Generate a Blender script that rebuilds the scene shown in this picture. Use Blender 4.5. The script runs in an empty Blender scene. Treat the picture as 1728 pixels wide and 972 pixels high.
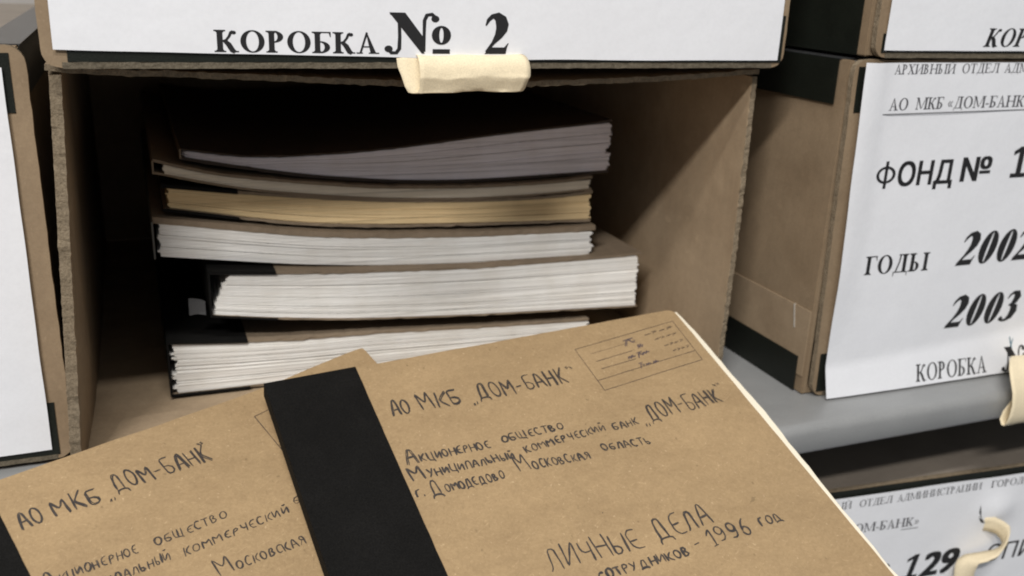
import bpy, bmesh, math, random
from mathutils import Vector, Matrix, noise

random.seed(7)
sc = bpy.context.scene
COL = sc.collection

# ------------------------------------------------------------------ camera
cam_d = bpy.data.cameras.new('camera')
cam = bpy.data.objects.new('camera', cam_d)
COL.objects.link(cam)
sc.camera = cam
R3 = Matrix(((0.9300612754944733, 0.08454837641774599, -0.3575438376908724),
             (-0.3655309259187451, 0.3110901497180809, -0.8772742222049882),
             (0.037056254837458016, 0.9466121121100792, 0.3202379477574702)))
# the matrix turns camera axes into world axes
cam.matrix_world = Matrix.Translation((0, -0.372, 0.190)) @ R3.to_4x4()
cam_d.sensor_width = 36.0
cam_d.lens = 36.0 * 1590.0 / 1728.0
cam_d.clip_start = 0.01
cam_d.clip_end = 50
cam_d.dof.use_dof = True
cam_d.dof.focus_distance = 0.33
cam_d.dof.aperture_fstop = 14.0

# ------------------------------------------------------------------ light
w = bpy.data.worlds.new('World')
sc.world = w
w.use_nodes = True
bg = w.node_tree.nodes['Background']
bg.inputs[0].default_value = (0.93, 0.96, 1.0, 1)
bg.inputs[1].default_value = 0.245


def area_lamp(name, d, target, dist, sx, sy, power, color):
    l = bpy.data.lights.new(name, 'AREA')
    l.shape = 'RECTANGLE'
    l.size = sx
    l.size_y = sy
    l.energy = power
    l.color = color
    o = bpy.data.objects.new(name, l)
    COL.objects.link(o)
    dv = Vector(d).normalized()
    o.location = Vector(target) - dv * dist
    z = -dv
    x = Vector((1, 0, 0))
    y = z.cross(x).normalized()
    x = y.cross(z).normalized()
    m = Matrix((x, y, z)).transposed().to_4x4()
    m.translation = o.location
    o.matrix_world = m
    return o


area_lamp('ceiling_tube_lamp', (0.78, 1.0, -1.00), (0.12, 0.0, 0.1), 1.9, 0.55, 0.10, 25.0, (1.0, 0.965, 0.92))
area_lamp('ceiling_tube_lamp', (0.25, 1.0, -1.66), (0.12, 0.0, 0.1), 1.9, 0.9, 0.10, 19.0, (1.0, 0.97, 0.92))

sc.view_settings.view_transform = 'Standard'
sc.view_settings.look = 'None'
sc.view_settings.exposure = 0.0
sc.view_settings.gamma = 1.0
sc.view_settings.use_curve_mapping = False
sc.render.engine = 'CYCLES'
sc.cycles.use_denoising = True
sc.cycles.max_bounces = 7
sc.cycles.pixel_filter_type = 'BLACKMAN_HARRIS'
sc.cycles.filter_width = 1.9


# ------------------------------------------------------------------ materials
def new_mat(name):
    m = bpy.data.materials.new(name)
    m.use_nodes = True
    nt = m.node_tree
    b = nt.nodes['Principled BSDF']
    return m, nt, b


def N(nt, t, **kw):
    n = nt.nodes.new(t)
    for k, v in kw.items():
        setattr(n, k, v)
    return n


def ramp(nt, src, stops):
    r = N(nt, 'ShaderNodeValToRGB')
    nt.links.new(src, r.inputs[0])
    el = r.color_ramp.elements
    while len(el) > 1:
        el.remove(el[-1])
    el[0].position = stops[0][0]
    el[0].color = (*stops[0][1], 1)
    for p, c in stops[1:]:
        e = el.new(p)
        e.color = (*c, 1)
    return r.outputs[0]


def nz(nt, co, scale, detail=3, rough=0.55, stretch=None):
    n = N(nt, 'ShaderNodeTexNoise')
    n.inputs['Scale'].default_value = scale
    n.inputs['Detail'].default_value = detail
    n.inputs['Roughness'].default_value = rough
    if stretch:
        mp = N(nt, 'ShaderNodeMapping')
        mp.inputs['Scale'].default_value = stretch
        nt.links.new(co, mp.inputs[0])
        co = mp.outputs[0]
    nt.links.new(co, n.inputs['Vector'])
    return n.outputs['Fac']


def mix(nt, a, b, fac, mode='MIX'):
    m = N(nt, 'ShaderNodeMix', data_type='RGBA', blend_type=mode)
    for i, v in ((0, fac), (6, a), (7, b)):
        if isinstance(v, (int, float)):
            m.inputs[i].default_value = v
        elif isinstance(v, tuple):
            m.inputs[i].default_value = (*v, 1)
        else:
            nt.links.new(v, m.inputs[i])
    return m.outputs[2]


def bump(nt, b, h, strength, dist):
    bp = N(nt, 'ShaderNodeBump')
    bp.inputs['Strength'].default_value = strength
    bp.inputs['Distance'].default_value = dist
    nt.links.new(h, bp.inputs['Height'])
    nt.links.new(bp.outputs[0], b.inputs['Normal'])


def kraft(name, c, rough=0.8, fibres=1.0, mottle=0.12, spec=0.3, blot=0.75, flutes=False, marks=False):
    m, nt, b = new_mat(name)
    co = N(nt, 'ShaderNodeTexCoord').outputs['Object']
    big = nz(nt, co, 26, 3)
    fine = nz(nt, co, 900, 4, 0.7)
    blotch = nz(nt, co, 240, 4, 0.7)
    lo = tuple(x * (1 - mottle) for x in c)
    hi = tuple(min(1, x * (1 + mottle)) for x in c)
    col = ramp(nt, big, [(0.3, lo), (0.7, hi)])
    col = mix(nt, col, ramp(nt, blotch, [(0.32, (0.80, 0.79, 0.78)), (0.6, (1.07, 1.07, 1.06))]), blot * fibres, 'MULTIPLY')
    col = mix(nt, col, ramp(nt, fine, [(0.3, (0.78, 0.76, 0.74)), (0.65, (1.08, 1.08, 1.08))]), 0.8 * fibres, 'MULTIPLY')
    # pale fibres lying in all directions
    for k, (ang, sc_) in enumerate(((0.5, (260, 1500, 400)), (1.7, (300, 1300, 500)), (2.6, (240, 1700, 400)))):
        mp = N(nt, 'ShaderNodeMapping')
        mp.inputs['Rotation'].default_value = (0, 0, ang)
        nt.links.new(co, mp.inputs[0])
        f = nz(nt, mp.outputs[0], 1, 2, 0.5, sc_)
        msk = ramp(nt, f, [(0.66, (0, 0, 0)), (0.74, (1, 1, 1))])
        sep = N(nt, 'ShaderNodeMath', operation='MULTIPLY')
        nt.links.new(msk, sep.inputs[0])
        sep.inputs[1].default_value = 0.38 * fibres
        tgt = tuple(min(1, x * 1.55 + 0.04) for x in c) if k != 1 else tuple(x * 0.55 for x in c)
        col = mix(nt, col, tgt, sep.outputs[0])
    if flutes:
        fl = nz(nt, co, 1, 2, 0.5, (420, 420, 6))
        col = mix(nt, col, ramp(nt, fl, [(0.3, (0.95, 0.95, 0.95)), (0.65, (1.02, 1.02, 1.02))]), 0.6, 'MULTIPLY')
        scuff = nz(nt, co, 1, 5, 0.7, (60, 60, 75))
        col = mix(nt, col, tuple(min(1, x * 1.35) for x in c), ramp(nt, scuff, [(0.62, (0, 0, 0)), (0.72, (0.5, 0.5, 0.5))]))
        stain = nz(nt, co, 17, 3, 0.6)
        col = mix(nt, col, ramp(nt, stain, [(0.36, (0.84, 0.82, 0.80)), (0.5, (1, 1, 1))]), 0.8, 'MULTIPLY')
    if marks:
        spk = nz(nt, co, 330, 1, 0.5)
        col = mix(nt, col, tuple(x * 0.45 for x in c), ramp(nt, spk, [(0.745, (0, 0, 0)), (0.80, (0.5, 0.5, 0.5))]))
        wht = nz(nt, co, 1, 1, 0.5, (900, 480, 900))
        col = mix(nt, col, tuple(min(1, x * 1.5 + 0.08) for x in c), ramp(nt, wht, [(0.715, (0, 0, 0)), (0.78, (0.45, 0.45, 0.45))]))
        rub = nz(nt, co, 1, 5, 0.7, (22, 60, 30))
        col = mix(nt, col, ramp(nt, rub, [(0.34, (0.90, 0.89, 0.88)), (0.52, (1, 1, 1)), (0.7, (1.05, 1.05, 1.06))]), 0.9, 'MULTIPLY')
    nt.links.new(col, b.inputs['Base Color'])
    b.inputs['Roughness'].default_value = rough
    b.inputs['Specular IOR Level'].default_value = spec
    bump(nt, b, fine, 0.25, 0.0004)
    return m


def paper(name, c, var=0.03, rough=0.7, spec=0.3):
    m, nt, b = new_mat(name)
    co = N(nt, 'ShaderNodeTexCoord').outputs['Object']
    n1 = nz(nt, co, 40, 3)
    n2 = nz(nt, co, 700, 3)
    col = ramp(nt, n1, [(0.3, tuple(x * (1 - var) for x in c)), (0.7, c)])
    col = mix(nt, col, ramp(nt, n2, [(0.3, (0.965,) * 3), (0.6, (1, 1, 1))]), 0.8, 'MULTIPLY')
    nt.links.new(col, b.inputs['Base Color'])
    b.inputs['Roughness'].default_value = rough
    b.inputs['Specular IOR Level'].default_value = spec
    bump(nt, b, n1, 0.25, 0.002)
    return m


def pages(name, c, dark=0.55):
    """sheet edges: thin irregular layers one above the other"""
    m, nt, b = new_mat(name)
    co = N(nt, 'ShaderNodeTexCoord').outputs['Object']
    fine = nz(nt, co, 1, 3, 0.6, (3, 3, 2600))
    mid = nz(nt, co, 1, 3, 0.6, (5, 5, 800))
    blot = nz(nt, co, 60, 3, 0.6)
    col = ramp(nt, fine, [(0.35, tuple(x * dark * 0.78 for x in c)), (0.44, tuple(x * 0.93 for x in c)), (0.7, c)])
    col = mix(nt, col, ramp(nt, mid, [(0.3, (0.86, 0.85, 0.83)), (0.5, (1, 1, 1))]), 0.7, 'MULTIPLY')
    col = mix(nt, col, ramp(nt, blot, [(0.3, (0.90, 0.88, 0.85)), (0.6, (1, 1, 1))]), 0.7, 'MULTIPLY')
    nt.links.new(col, b.inputs['Base Color'])
    b.inputs['Roughness'].default_value = 0.85
    b.inputs['Specular IOR Level'].default_value = 0.15
    bump(nt, b, fine, 0.25, 0.0002)
    return m


def rough_edge(name, c):
    """raw cut edge of corrugated board"""
    m, nt, b = new_mat(name)
    co = N(nt, 'ShaderNodeTexCoord').outputs['Object']
    n1 = nz(nt, co, 420, 4, 0.7)
    n2 = nz(nt, co, 1400, 3, 0.7)
    col = ramp(nt, n1, [(0.3, tuple(x * 0.6 for x in c)), (0.45, tuple(x * 0.88 for x in c)), (0.62, c), (0.75, tuple(x * 1.3 for x in c))])
    col = mix(nt, col, ramp(nt, n2, [(0.3, (0.6, 0.58, 0.55)), (0.6, (1.1, 1.1, 1.1))]), 0.8, 'MULTIPLY')
    nt.links.new(col, b.inputs['Base Color'])
    b.inputs['Roughness'].default_value = 0.9
    b.inputs['Specular IOR Level'].default_value = 0.1
    bump(nt, b, n1, 0.5, 0.0012)
    return m


def cloth(name, c, rough=0.6, spec=0.4, weave=0.45):
    m, nt, b = new_mat(name)
    co = N(nt, 'ShaderNodeTexCoord').outputs['Object']
    n1 = nz(nt, co, 1800, 2, 0.6)
    n2 = nz(nt, co, 50, 3, 0.6)
    col = ramp(nt, n1, [(0.3, tuple(x * (1 - weave) for x in c)), (0.7, tuple(min(0.9, x * (1 + weave)) for x in c))])
    col = mix(nt, col, ramp(nt, n2, [(0.3, (1 - weave * 0.6,) * 3), (0.7, (1 + weave * 0.4,) * 3)]), 0.8, 'MULTIPLY')
    nt.links.new(col, b.inputs['Base Color'])
    b.inputs['Roughness'].default_value = rough
    b.inputs['Specular IOR Level'].default_value = spec
    bump(nt, b, n1, 0.3, 0.0003)
    return m


def flat(name, c, rough=0.6, metal=0.0, spec=0.3):
    m, nt, b = new_mat(name)
    co = N(nt, 'ShaderNodeTexCoord').outputs['Object']
    n1 = nz(nt, co, 30, 4, 0.6)
    n2 = nz(nt, co, 900, 3, 0.6)
    col = ramp(nt, n1, [(0.3, tuple(x * 0.88 for x in c)), (0.7, c)])
    col = mix(nt, col, ramp(nt, n2, [(0.3, (0.9,) * 3), (0.6, (1,) * 3)]), 0.7, 'MULTIPLY')
    nt.links.new(col, b.inputs['Base Color'])
    b.inputs['Roughness'].default_value = rough
    b.inputs['Metallic'].default_value = metal
    b.inputs['Specular IOR Level'].default_value = spec
    return m


M_KRAFT = kraft('kraft_cover_card', (0.375, 0.262, 0.142), fibres=0.75, mottle=0.05, blot=0.4, marks=True)
M_BOARD = kraft('kraft_box_board', (0.285, 0.210, 0.135), fibres=0.45, mottle=0.10, flutes=True)
M_BOARD_IN = kraft('kraft_box_board_inside', (0.36, 0.272, 0.182), fibres=0.4, mottle=0.10, spec=0.15, flutes=True)
M_EDGE = rough_edge('corrugated_raw_edge', (0.25, 0.20, 0.14))
M_FEDGE = rough_edge('crushed_flap_edge_shaded', (0.15, 0.128, 0.095))  # raw edge again, colour darkened to shade its downward tilt
M_DULL = kraft('dull_grey_brown_cover_card', (0.24, 0.185, 0.13), fibres=0.5, mottle=0.1)
M_LABEL = paper('white_label_paper', (0.80, 0.812, 0.85), 0.03)
M_CREAM = cloth('cream_tape', (0.80, 0.69, 0.49), 0.85, 0.15, weave=0.10)
M_WPAGE = pages('white_sheet_edges', (0.90, 0.885, 0.855), 0.9)
M_GPAGE = pages('grey_white_sheet_edges', (0.90, 0.85, 0.89), 0.75)
M_YPAGE = pages('yellowed_sheet_edges', (0.86, 0.66, 0.38), 0.84)
M_CPAGE = pages('cream_sheet_edges', (0.86, 0.78, 0.65), 0.84)
M_SHEET = paper('cream_white_sheet', (0.86, 0.79, 0.64), 0.03)
M_BLACK = cloth('black_binding_cloth', (0.0075, 0.0072, 0.0068), 0.8, 0.12)
M_BLACKG = cloth('black_green_box_binding', (0.010, 0.012, 0.009), 0.45, 0.3)
M_TOPB = kraft('kraft_box_board_top_sheen', (0.25, 0.215, 0.18), rough=0.42, fibres=0.3, spec=0.5)  # kraft top panel, its colour greyed to carry the grazing sheen
M_BINDSHEEN = cloth('black_box_binding_sheen', (0.05, 0.052, 0.055), 0.24, 0.6)  # same black binding, base colour lifted to grey for glare along the top
M_DARKC = kraft('dark_brown_cover_card', (0.075, 0.058, 0.048), fibres=0.4, spec=0.1)
M_INK = flat('black_print', (0.018, 0.018, 0.02), 0.7)
M_INKG = flat('grey_print', (0.09, 0.09, 0.10), 0.7)
M_PEN, _nt, _b = new_mat('dark_pen_ink')
_co = N(_nt, 'ShaderNodeTexCoord').outputs['Object']
_nt.links.new(ramp(_nt, nz(_nt, _co, 520, 3, 0.7), [(0.38, (0.030, 0.026, 0.026)), (0.58, (0.052, 0.042, 0.036)), (0.74, (0.14, 0.10, 0.065))]), _b.inputs['Base Color'])
_b.inputs['Roughness'].default_value = 0.6
M_STAMP = flat('faded_stamp_ink', (0.095, 0.068, 0.052), 0.7)
M_PENV = flat('violet_pen_ink', (0.10, 0.075, 0.085), 0.7)
M_STEEL = flat('grey_painted_steel', (0.29, 0.295, 0.297), 0.42, 0.0, 0.5)
_nt = M_STEEL.node_tree; _b = _nt.nodes['Principled BSDF']
_co = N(_nt, 'ShaderNodeTexCoord').outputs['Object']
_w = nz(_nt, _co, 1, 5, 0.7, (30, 55, 30))
_nt.links.new(ramp(_nt, _w, [(0.3, (0.30,) * 3), (0.7, (0.55,) * 3)]), _b.inputs['Roughness'])
_sc = nz(_nt, _co, 1, 2, 0.5, (40, 900, 400))
_src = _b.inputs['Base Color'].links[0].from_socket
_nt.links.new(mix(_nt, _src, (0.20, 0.19, 0.18), ramp(_nt, _sc, [(0.70, (0,) * 3), (0.76, (0.6,) * 3)])), _b.inputs['Base Color'])
bump(_nt, _b, _w, 0.15, 0.001)
M_STAPLE = flat('staple_wire', (0.75, 0.72, 0.66), 0.3, 0.6)
M_WALL = flat('pale_plaster', (0.45, 0.43, 0.41), 0.9)
M_TEAL = flat('teal_pen_mark', (0.06, 0.16, 0.22), 0.7)


# ------------------------------------------------------------------ helpers
def link(name, me, parent=None, mats=(), smooth=False):
    o = bpy.data.objects.new(name, me)
    COL.objects.link(o)
    if parent is not None:
        o.parent = parent
    for m in mats:
        me.materials.append(m)
    if smooth:
        for p in me.polygons:
            p.use_smooth = True
    return o


def thing(name, label, cat, loc=(0, 0, 0), rz=0.0, group=None):
    o = bpy.data.objects.new(name, None)
    COL.objects.link(o)
    o.empty_display_size = 0.02
    o.location = loc
    o.rotation_euler = (0, 0, rz)
    o['label'] = label
    o['category'] = cat
    if group:
        o['group'] = group
    return o


def sstep(t):
    t = max(0.0, min(1.0, t))
    return t * t * (3 - 2 * t)


def nval(x, y=0.0, z=0.0):
    return noise.noise(Vector((x, y, z)))


def slab(name, P, nu, nv, th, parent, mats, jit=0.0, smooth=False, rim=1):
    """a board: surface P(a,b) for a,b in 0..1, given thickness along vector th(a,b); rim faces use mats[rim]"""
    me = bpy.data.meshes.new(name)
    vs, fs, mi = [], [], []
    for k in (0, 1):
        for j in range(nv + 1):
            for i in range(nu + 1):
                a, b = i / nu, j / nv
                p = Vector(P(a, b))
                if jit and (i in (0, nu) or j in (0, nv)):
                    p += Vector([jit * nval(p.x * 330 + 7 * k, p.y * 330 + q * 9, p.z * 330) +
                                 jit * 0.8 * nval(p.x * 1100 + 3 * k, p.y * 1100 + q * 5, p.z * 1100) for q in range(3)])
                if k:
                    t = th(a, b) if callable(th) else th
                    p = p + Vector(t)
                vs.append(p)
    n1 = (nu + 1) * (nv + 1)
    idx = lambda k, i, j: k * n1 + j * (nu + 1) + i
    for j in range(nv):
        for i in range(nu):
            fs.append((idx(0, i, j), idx(0, i, j + 1), idx(0, i + 1, j + 1), idx(0, i + 1, j))); mi.append(0)
            fs.append((idx(1, i, j), idx(1, i + 1, j), idx(1, i + 1, j + 1), idx(1, i, j + 1))); mi.append(0)
    r = rim if len(mats) > 1 else 0
    for i in range(nu):
        fs.append((idx(0, i, 0), idx(0, i + 1, 0), idx(1, i + 1, 0), idx(1, i, 0))); mi.append(r)
        fs.append((idx(0, i + 1, nv), idx(0, i, nv), idx(1, i, nv), idx(1, i + 1, nv))); mi.append(r)
    for j in range(nv):
        fs.append((idx(0, 0, j + 1), idx(0, 0, j), idx(1, 0, j), idx(1, 0, j + 1))); mi.append(r)
        fs.append((idx(0, nu, j), idx(0, nu, j + 1), idx(1, nu, j + 1), idx(1, nu, j))); mi.append(r)
    me.from_pydata(vs, [], fs)
    bm = bmesh.new(); bm.from_mesh(me)
    bmesh.ops.recalc_face_normals(bm, faces=bm.faces)
    bm.faces.ensure_lookup_table()
    nface = 2 * nu * nv
    for e in bm.edges:      # the cut edge of a sheet stays crisp
        if len({f.index >= nface for f in e.link_faces}) > 1:
            e.smooth = False
    bm.to_mesh(me); bm.free()
    o = link(name, me, parent, mats)
    for p, m_ in zip(me.polygons, mi):
        p.material_index = m_
        p.use_smooth = smooth
    return o


def box_bm(bm, x0, x1, y0, y1, z0, z1):
    v = [bm.verts.new((x, y, z)) for z in (z0, z1) for y in (y0, y1) for x in (x0, x1)]
    for f in ((0, 2, 3, 1), (4, 5, 7, 6), (0, 1, 5, 4), (2, 6, 7, 3), (0, 4, 6, 2), (1, 3, 7, 5)):
        bm.faces.new([v[i] for i in f])


def boxo(name, x0, x1, y0, y1, z0, z1, m, parent=None, bev=0.0):
    bm = bmesh.new()
    box_bm(bm, x0, x1, y0, y1, z0, z1)
    if bev:
        bmesh.ops.bevel(bm, geom=bm.edges[:], offset=bev, segments=2, affect='EDGES')
    me = bpy.data.meshes.new(name)
    bm.to_mesh(me); bm.free()
    return link(name, me, parent, [m])


def lerp_pl(pl, x):
    if x <= pl[0][0]:
        (x0, z0), (x1, z1) = pl[0], pl[1]
    elif x >= pl[-1][0]:
        (x0, z0), (x1, z1) = pl[-2], pl[-1]
    else:
        for (x0, z0), (x1, z1) in zip(pl, pl[1:]):
            if x0 <= x <= x1:
                break
    return z0 + (z1 - z0) * (x - x0) / (x1 - x0)


def curve_fn(pl):
    """smoothed polyline z(x)"""
    def f(x):
        s = 0
        for k, wt in ((-0.014, 1), (-0.007, 2), (0, 3), (0.007, 2), (0.014, 1)):
            s += wt * lerp_pl(pl, x + k)
        return s / 9
    return f


# ------------------------------------------------------------------ printed serif letters (flat print, drawn as polygons)
class Glyphs:
    def __init__(self, T, h):
        self.T, self.h = T, h
        self.q = []

    def quad(self, *p):
        self.q.append(list(p))

    def rect(self, x0, y0, x1, y1):
        self.quad((x0, y0), (x1, y0), (x1, y1), (x0, y1))

    def serif(self, x, w, y, up):
        """slab serif under/over a stem x..x+w"""
        e, s = 0.095, self.h
        d = 1 if up else -1
        self.quad((x - e, y), (x + w + e, y), (x + w + e, y + d * s), (x - e, y + d * s))
        self.quad((x - e * 0.5, y + d * s), (x + w + e * 0.5, y + d * s), (x + w, y + d * s * 2.2), (x, y + d * s * 2.2))

    def stem(self, x, w=None, y0=0.0, y1=1.0, s0=True, s1=True):
        w = w or self.T
        self.rect(x, y0, x + w, y1)
        if s0: self.serif(x, w, y0, True)
        if s1: self.serif(x, w, y1, False)
        return x + w

    def arc(self, cx, cy, rx, ry, a0, a1, tx, ty, n=18):
        pr = None
        for i in range(n + 1):
            a = math.radians(a0 + (a1 - a0) * i / n)
            o = (cx + rx * math.cos(a), cy + ry * math.sin(a))
            k = (cx + (rx - tx) * math.cos(a), cy + (ry - ty) * math.sin(a))
            if pr: self.quad(pr[0], o, k, pr[1])
            pr = (o, k)

    def diag(self, x0, y0, x1, y1, w):
        self.quad((x0, y0), (x0 + w, y0), (x1 + w, y1), (x1, y1))

    def ball(self, x, y, r):
        n = 10
        self.q.append([(x + r * math.cos(2 * math.pi * i / n), y + r * math.sin(2 * math.pi * i / n)) for i in range(n)])

    def tick(self, x, y, dy):  # end serif of a horizontal bar
        self.quad((x - 0.05, y), (x, y), (x, y + dy), (x - 0.025, y + dy))

    def ribbon(self, pts):
        """pts: (x, y, width) centre line, width across"""
        L_ = []
        for i, (x, y, w_) in enumerate(pts):
            a = pts[max(0, i - 1)]; b = pts[min(len(pts) - 1, i + 1)]
            dx, dy = b[0] - a[0], b[1] - a[1]
            l = math.hypot(dx, dy) or 1
            L_.append(((x - dy / l * w_ / 2, y + dx / l * w_ / 2), (x + dy / l * w_ / 2, y - dx / l * w_ / 2)))
        for a, b in zip(L_, L_[1:]):
            self.quad(a[0], b[0], b[1], a[1])


def serif_glyph(ch, T, h):
    g = Glyphs(T, h)
    W = 0.8
    if ch == 'К':
        g.stem(0.1)
        g.ribbon([(0.1 + T, 0.5, h * 1.6), (0.40, 0.55, h * 1.6), (0.50, 0.72, h * 1.6), (0.56, 0.9, h * 1.8), (0.63, 0.95, h * 1.8)])
        g.ball(0.65, 0.89, h * 1.5)
        g.ribbon([(0.34, 0.53, T * 0.75), (0.47, 0.36, T), (0.6, 0.06, T), (0.68, 0.0, T * 0.8)])
        g.rect(0.55, 0, 0.80, h)
        W = 0.82
    elif ch in 'О0':
        wx = 0.40 if ch == 'О' else 0.27
        g.arc(0.04 + wx, 0.5, wx, 0.515, 0, 360, T * (1.0 if ch == 'О' else 0.98), h, 30)
        W = 2 * wx + 0.08
    elif ch == 'Р':
        x = g.stem(0.1)
        g.arc(x - 0.02, 0.73, 0.32, 0.27, -90, 90, T, h)
        g.rect(0.1 + T * 0.5, 1 - h, x, 1)
        W = 0.68
    elif ch == 'Б':
        x = g.stem(0.1, s1=True)
        g.rect(x, 1 - h, 0.66, 1); g.quad((0.58, 1), (0.66, 1), (0.66, 0.76), (0.635, 0.76))
        g.arc(x, 0.28, 0.34, 0.28, -90, 90, T, h)
        W = 0.72
    elif ch == 'А':
        g.diag(0.12, 0, 0.36, 1, h * 1.4)
        g.quad((0.36, 1.02), (0.40, 1.02), (0.74, 0), (0.74 - T * 1.1, 0))
        g.quad((0.36, 1.0), (0.40, 1.0), (0.40, 0.9), (0.34, 0.9))
        g.rect(0.2, 0.30, 0.6, 0.30 + h)
        g.rect(0.02, 0, 0.25, h); g.rect(0.46, 0, 0.84, h)
        W = 0.83
    elif ch == 'Х':
        g.quad((0.08, 1), (0.08 + T * 1.15, 1), (0.74, 0), (0.74 - T * 1.15, 0))
        g.diag(0.1, 0, 0.62, 1, h * 1.3)
        for x0, x1, y in ((0, 0.36, 1), (0.52, 0.78, 1), (0, 0.26, 0), (0.42, 0.82, 0)):
            g.rect(x0, y - (h if y else 0), x1, y + (0 if y else h))
        W = 0.84
    elif ch in 'ИЙ':
        g.stem(0.1); g.stem(0.86 - T)
        g.diag(0.1 + T * 0.8, 0.12, 0.86 - T * 0.9, 0.82, h * 1.3)
        if ch == 'Й':
            g.arc(0.48, 1.27, 0.15, 0.16, 190, 350, 0.03, 0.07, 8)
        W = 0.96
    elif ch == 'В':
        x = g.stem(0.1)
        g.arc(x, 0.77, 0.26, 0.23, -90, 90, T * 0.9, h); g.arc(x, 0.28, 0.33, 0.28, -90, 90, T, h)
        W = 0.74
    elif ch == 'Н':
        g.stem(0.1); g.stem(0.86 - T); g.rect(0.1 + T, 0.48, 0.86 - T, 0.48 + h)
        W = 0.96
    elif ch == 'Ы':
        x = g.stem(0.1); g.arc(x, 0.27, 0.29, 0.27, -90, 90, T * 0.9, h); g.stem(0.92 - T * 0.4)
        W = 1.12
    elif ch == 'Ь':
        x = g.stem(0.1); g.arc(x, 0.28, 0.32, 0.28, -90, 90, T, h)
        W = 0.7
    elif ch == 'Т':
        g.stem(0.38 - T / 2, s1=False); g.rect(0.04, 1 - h, 0.72, 1)
        g.quad((0.04, 1), (0.11, 1), (0.065, 0.76), (0.04, 0.76)); g.quad((0.65, 1), (0.72, 1), (0.72, 0.76), (0.695, 0.76))
        W = 0.76
    elif ch == 'Д':
        g.stem(0.72 - T, s0=False); g.ribbon([(0.38, 1, h * 1.4), (0.33, 0.55, h * 1.4), (0.18, 0.04, h * 1.4)])
        g.rect(0.28, 1 - h, 0.82, 1); g.rect(0.05, 0, 0.82, h)
        g.quad((0.05, h), (0.11, h), (0.075, -0.2), (0.05, -0.2)); g.quad((0.76, h), (0.82, h), (0.82, -0.2), (0.795, -0.2))
        W = 0.87
    elif ch == 'Е':
        x = g.stem(0.1)
        g.rect(x, 1 - h, 0.64, 1); g.rect(x, 0, 0.66, h); g.rect(x, 0.49, 0.48, 0.49 + h)
        g.quad((0.57, 1), (0.64, 1), (0.64, 0.77), (0.615, 0.77)); g.quad((0.57, 0), (0.66, 0), (0.68, 0.25), (0.655, 0.25))
        g.rect(0.455, 0.38, 0.48, 0.64)
        W = 0.72
    elif ch == 'Л':
        g.stem(0.80 - T); g.rect(0.3, 1 - h, 0.8, 1)
        g.ribbon([(0.40, 0.98, h * 1.4), (0.36, 0.5, h * 1.6), (0.28, 0.12, h * 1.6), (0.15, 0.02, h * 1.6)]); g.ball(0.12, 0.09, h * 1.5)
        W = 0.9
    elif ch == 'М':
        g.stem(0.12, h * 1.3); g.stem(1.05 - T)
        g.quad((0.1, 1), (0.1 + T, 1), (0.54 + T * 0.2, 0.08), (0.54 - T * 0.3, 0.08)); g.diag(0.52, 0.06, 1.05 - T, 1, h * 1.2)
        W = 1.12
    elif ch == 'С':
        g.arc(0.42, 0.5, 0.38, 0.515, 42, 318, T, h); g.quad((0.64, 0.86), (0.72, 0.98), (0.72, 0.66), (0.70, 0.66))
        g.ribbon([(0.66, 0.16, h * 1.2), (0.72, 0.26, h)])
        W = 0.78
    elif ch == 'Ц':
        g.stem(0.1); g.stem(0.84 - T); g.rect(0.1, 0, 0.96, h); g.quad((0.9, h), (0.96, h), (0.96, -0.2), (0.93, -0.2))
        W = 0.98
    elif ch == 'Г':
        x = g.stem(0.1); g.rect(x, 1 - h, 0.62, 1); g.quad((0.54, 1), (0.62, 1), (0.62, 0.72), (0.595, 0.72))
        W = 0.66
    elif ch in '«»':
        for k in (0, 0.2):
            pts = [(0.24 + k, 0.62, h * 1.5), (0.08 + k, 0.38, h * 1.5), (0.24 + k, 0.14, h * 1.5)]
            if ch == '»': pts = [(0.56 - x, y, w_) for x, y, w_ in pts]
            g.ribbon(pts)
        W = 0.56
    elif ch == '-':
        g.rect(0.04, 0.27, 0.34, 0.27 + max(h * 1.8, 0.08)); W = 0.38
    elif ch == '.':
        g.ball(0.12, 0.08, 0.09); W = 0.24
    elif ch == '№':
        g.quad((0.10, 1), (0.42, 1), (0.82, 0.0), (0.76, 0.0)); g.quad((0.22, 0.98), (0.42, 1.0), (0.82, 0.36), (0.80, 0.0))
        g.ribbon([(0.12, 1 - h * .5, h), (0.22, 0.94, h * 1.2), (0.29, 0.84, h * 1.3)])
        g.ribbon([(0.30, 0.84, h * 1.3), (0.31, 0.4, h * 1.4), (0.30, 0.12, h * 1.6), (0.24, 0.02, h * 1.7), (0.14, 0.02, h * 1.7), (0.08, 0.08, h)]); g.ball(0.085, 0.115, 0.085)
        g.ribbon([(0.80, 0.05, h * 1.3), (0.805, 0.5, h * 1.3), (0.81, 0.82, h * 1.5), (0.86, 0.95, h * 1.7), (0.96, 0.97, h * 1.8), (1.05, 0.9, h)]); g.ball(1.03, 0.86, 0.085)
        g.arc(1.16, 0.46, 0.2, 0.235, 0, 360, T * 0.68, h, 24)
        g.rect(0.98, 0.0, 1.34, 0.115)
        W = 1.42
    elif ch == '2':
        t = T * 1.15
        g.ribbon([(0.045, 0.72, h * 0.6), (0.10, 0.86, h * 1.8), (0.19, 0.955, h * 2.3), (0.30, 0.955, t * 0.75), (0.385, 0.88, t * 0.95), (0.425, 0.75, t), (0.41, 0.62, t * 0.9), (0.34, 0.46, t * 0.62), (0.22, 0.28, h * 1.7), (0.06, 0.05, h * 1.2)])
        g.quad((0.02, 0), (0.52, 0), (0.55, 0.17), (0.16, 0.17)); g.quad((0.48, 0.17), (0.55, 0.17), (0.585, 0.28), (0.565, 0.28))
        W = 0.62
    elif ch == '3':
        t = T * 1.1
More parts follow.
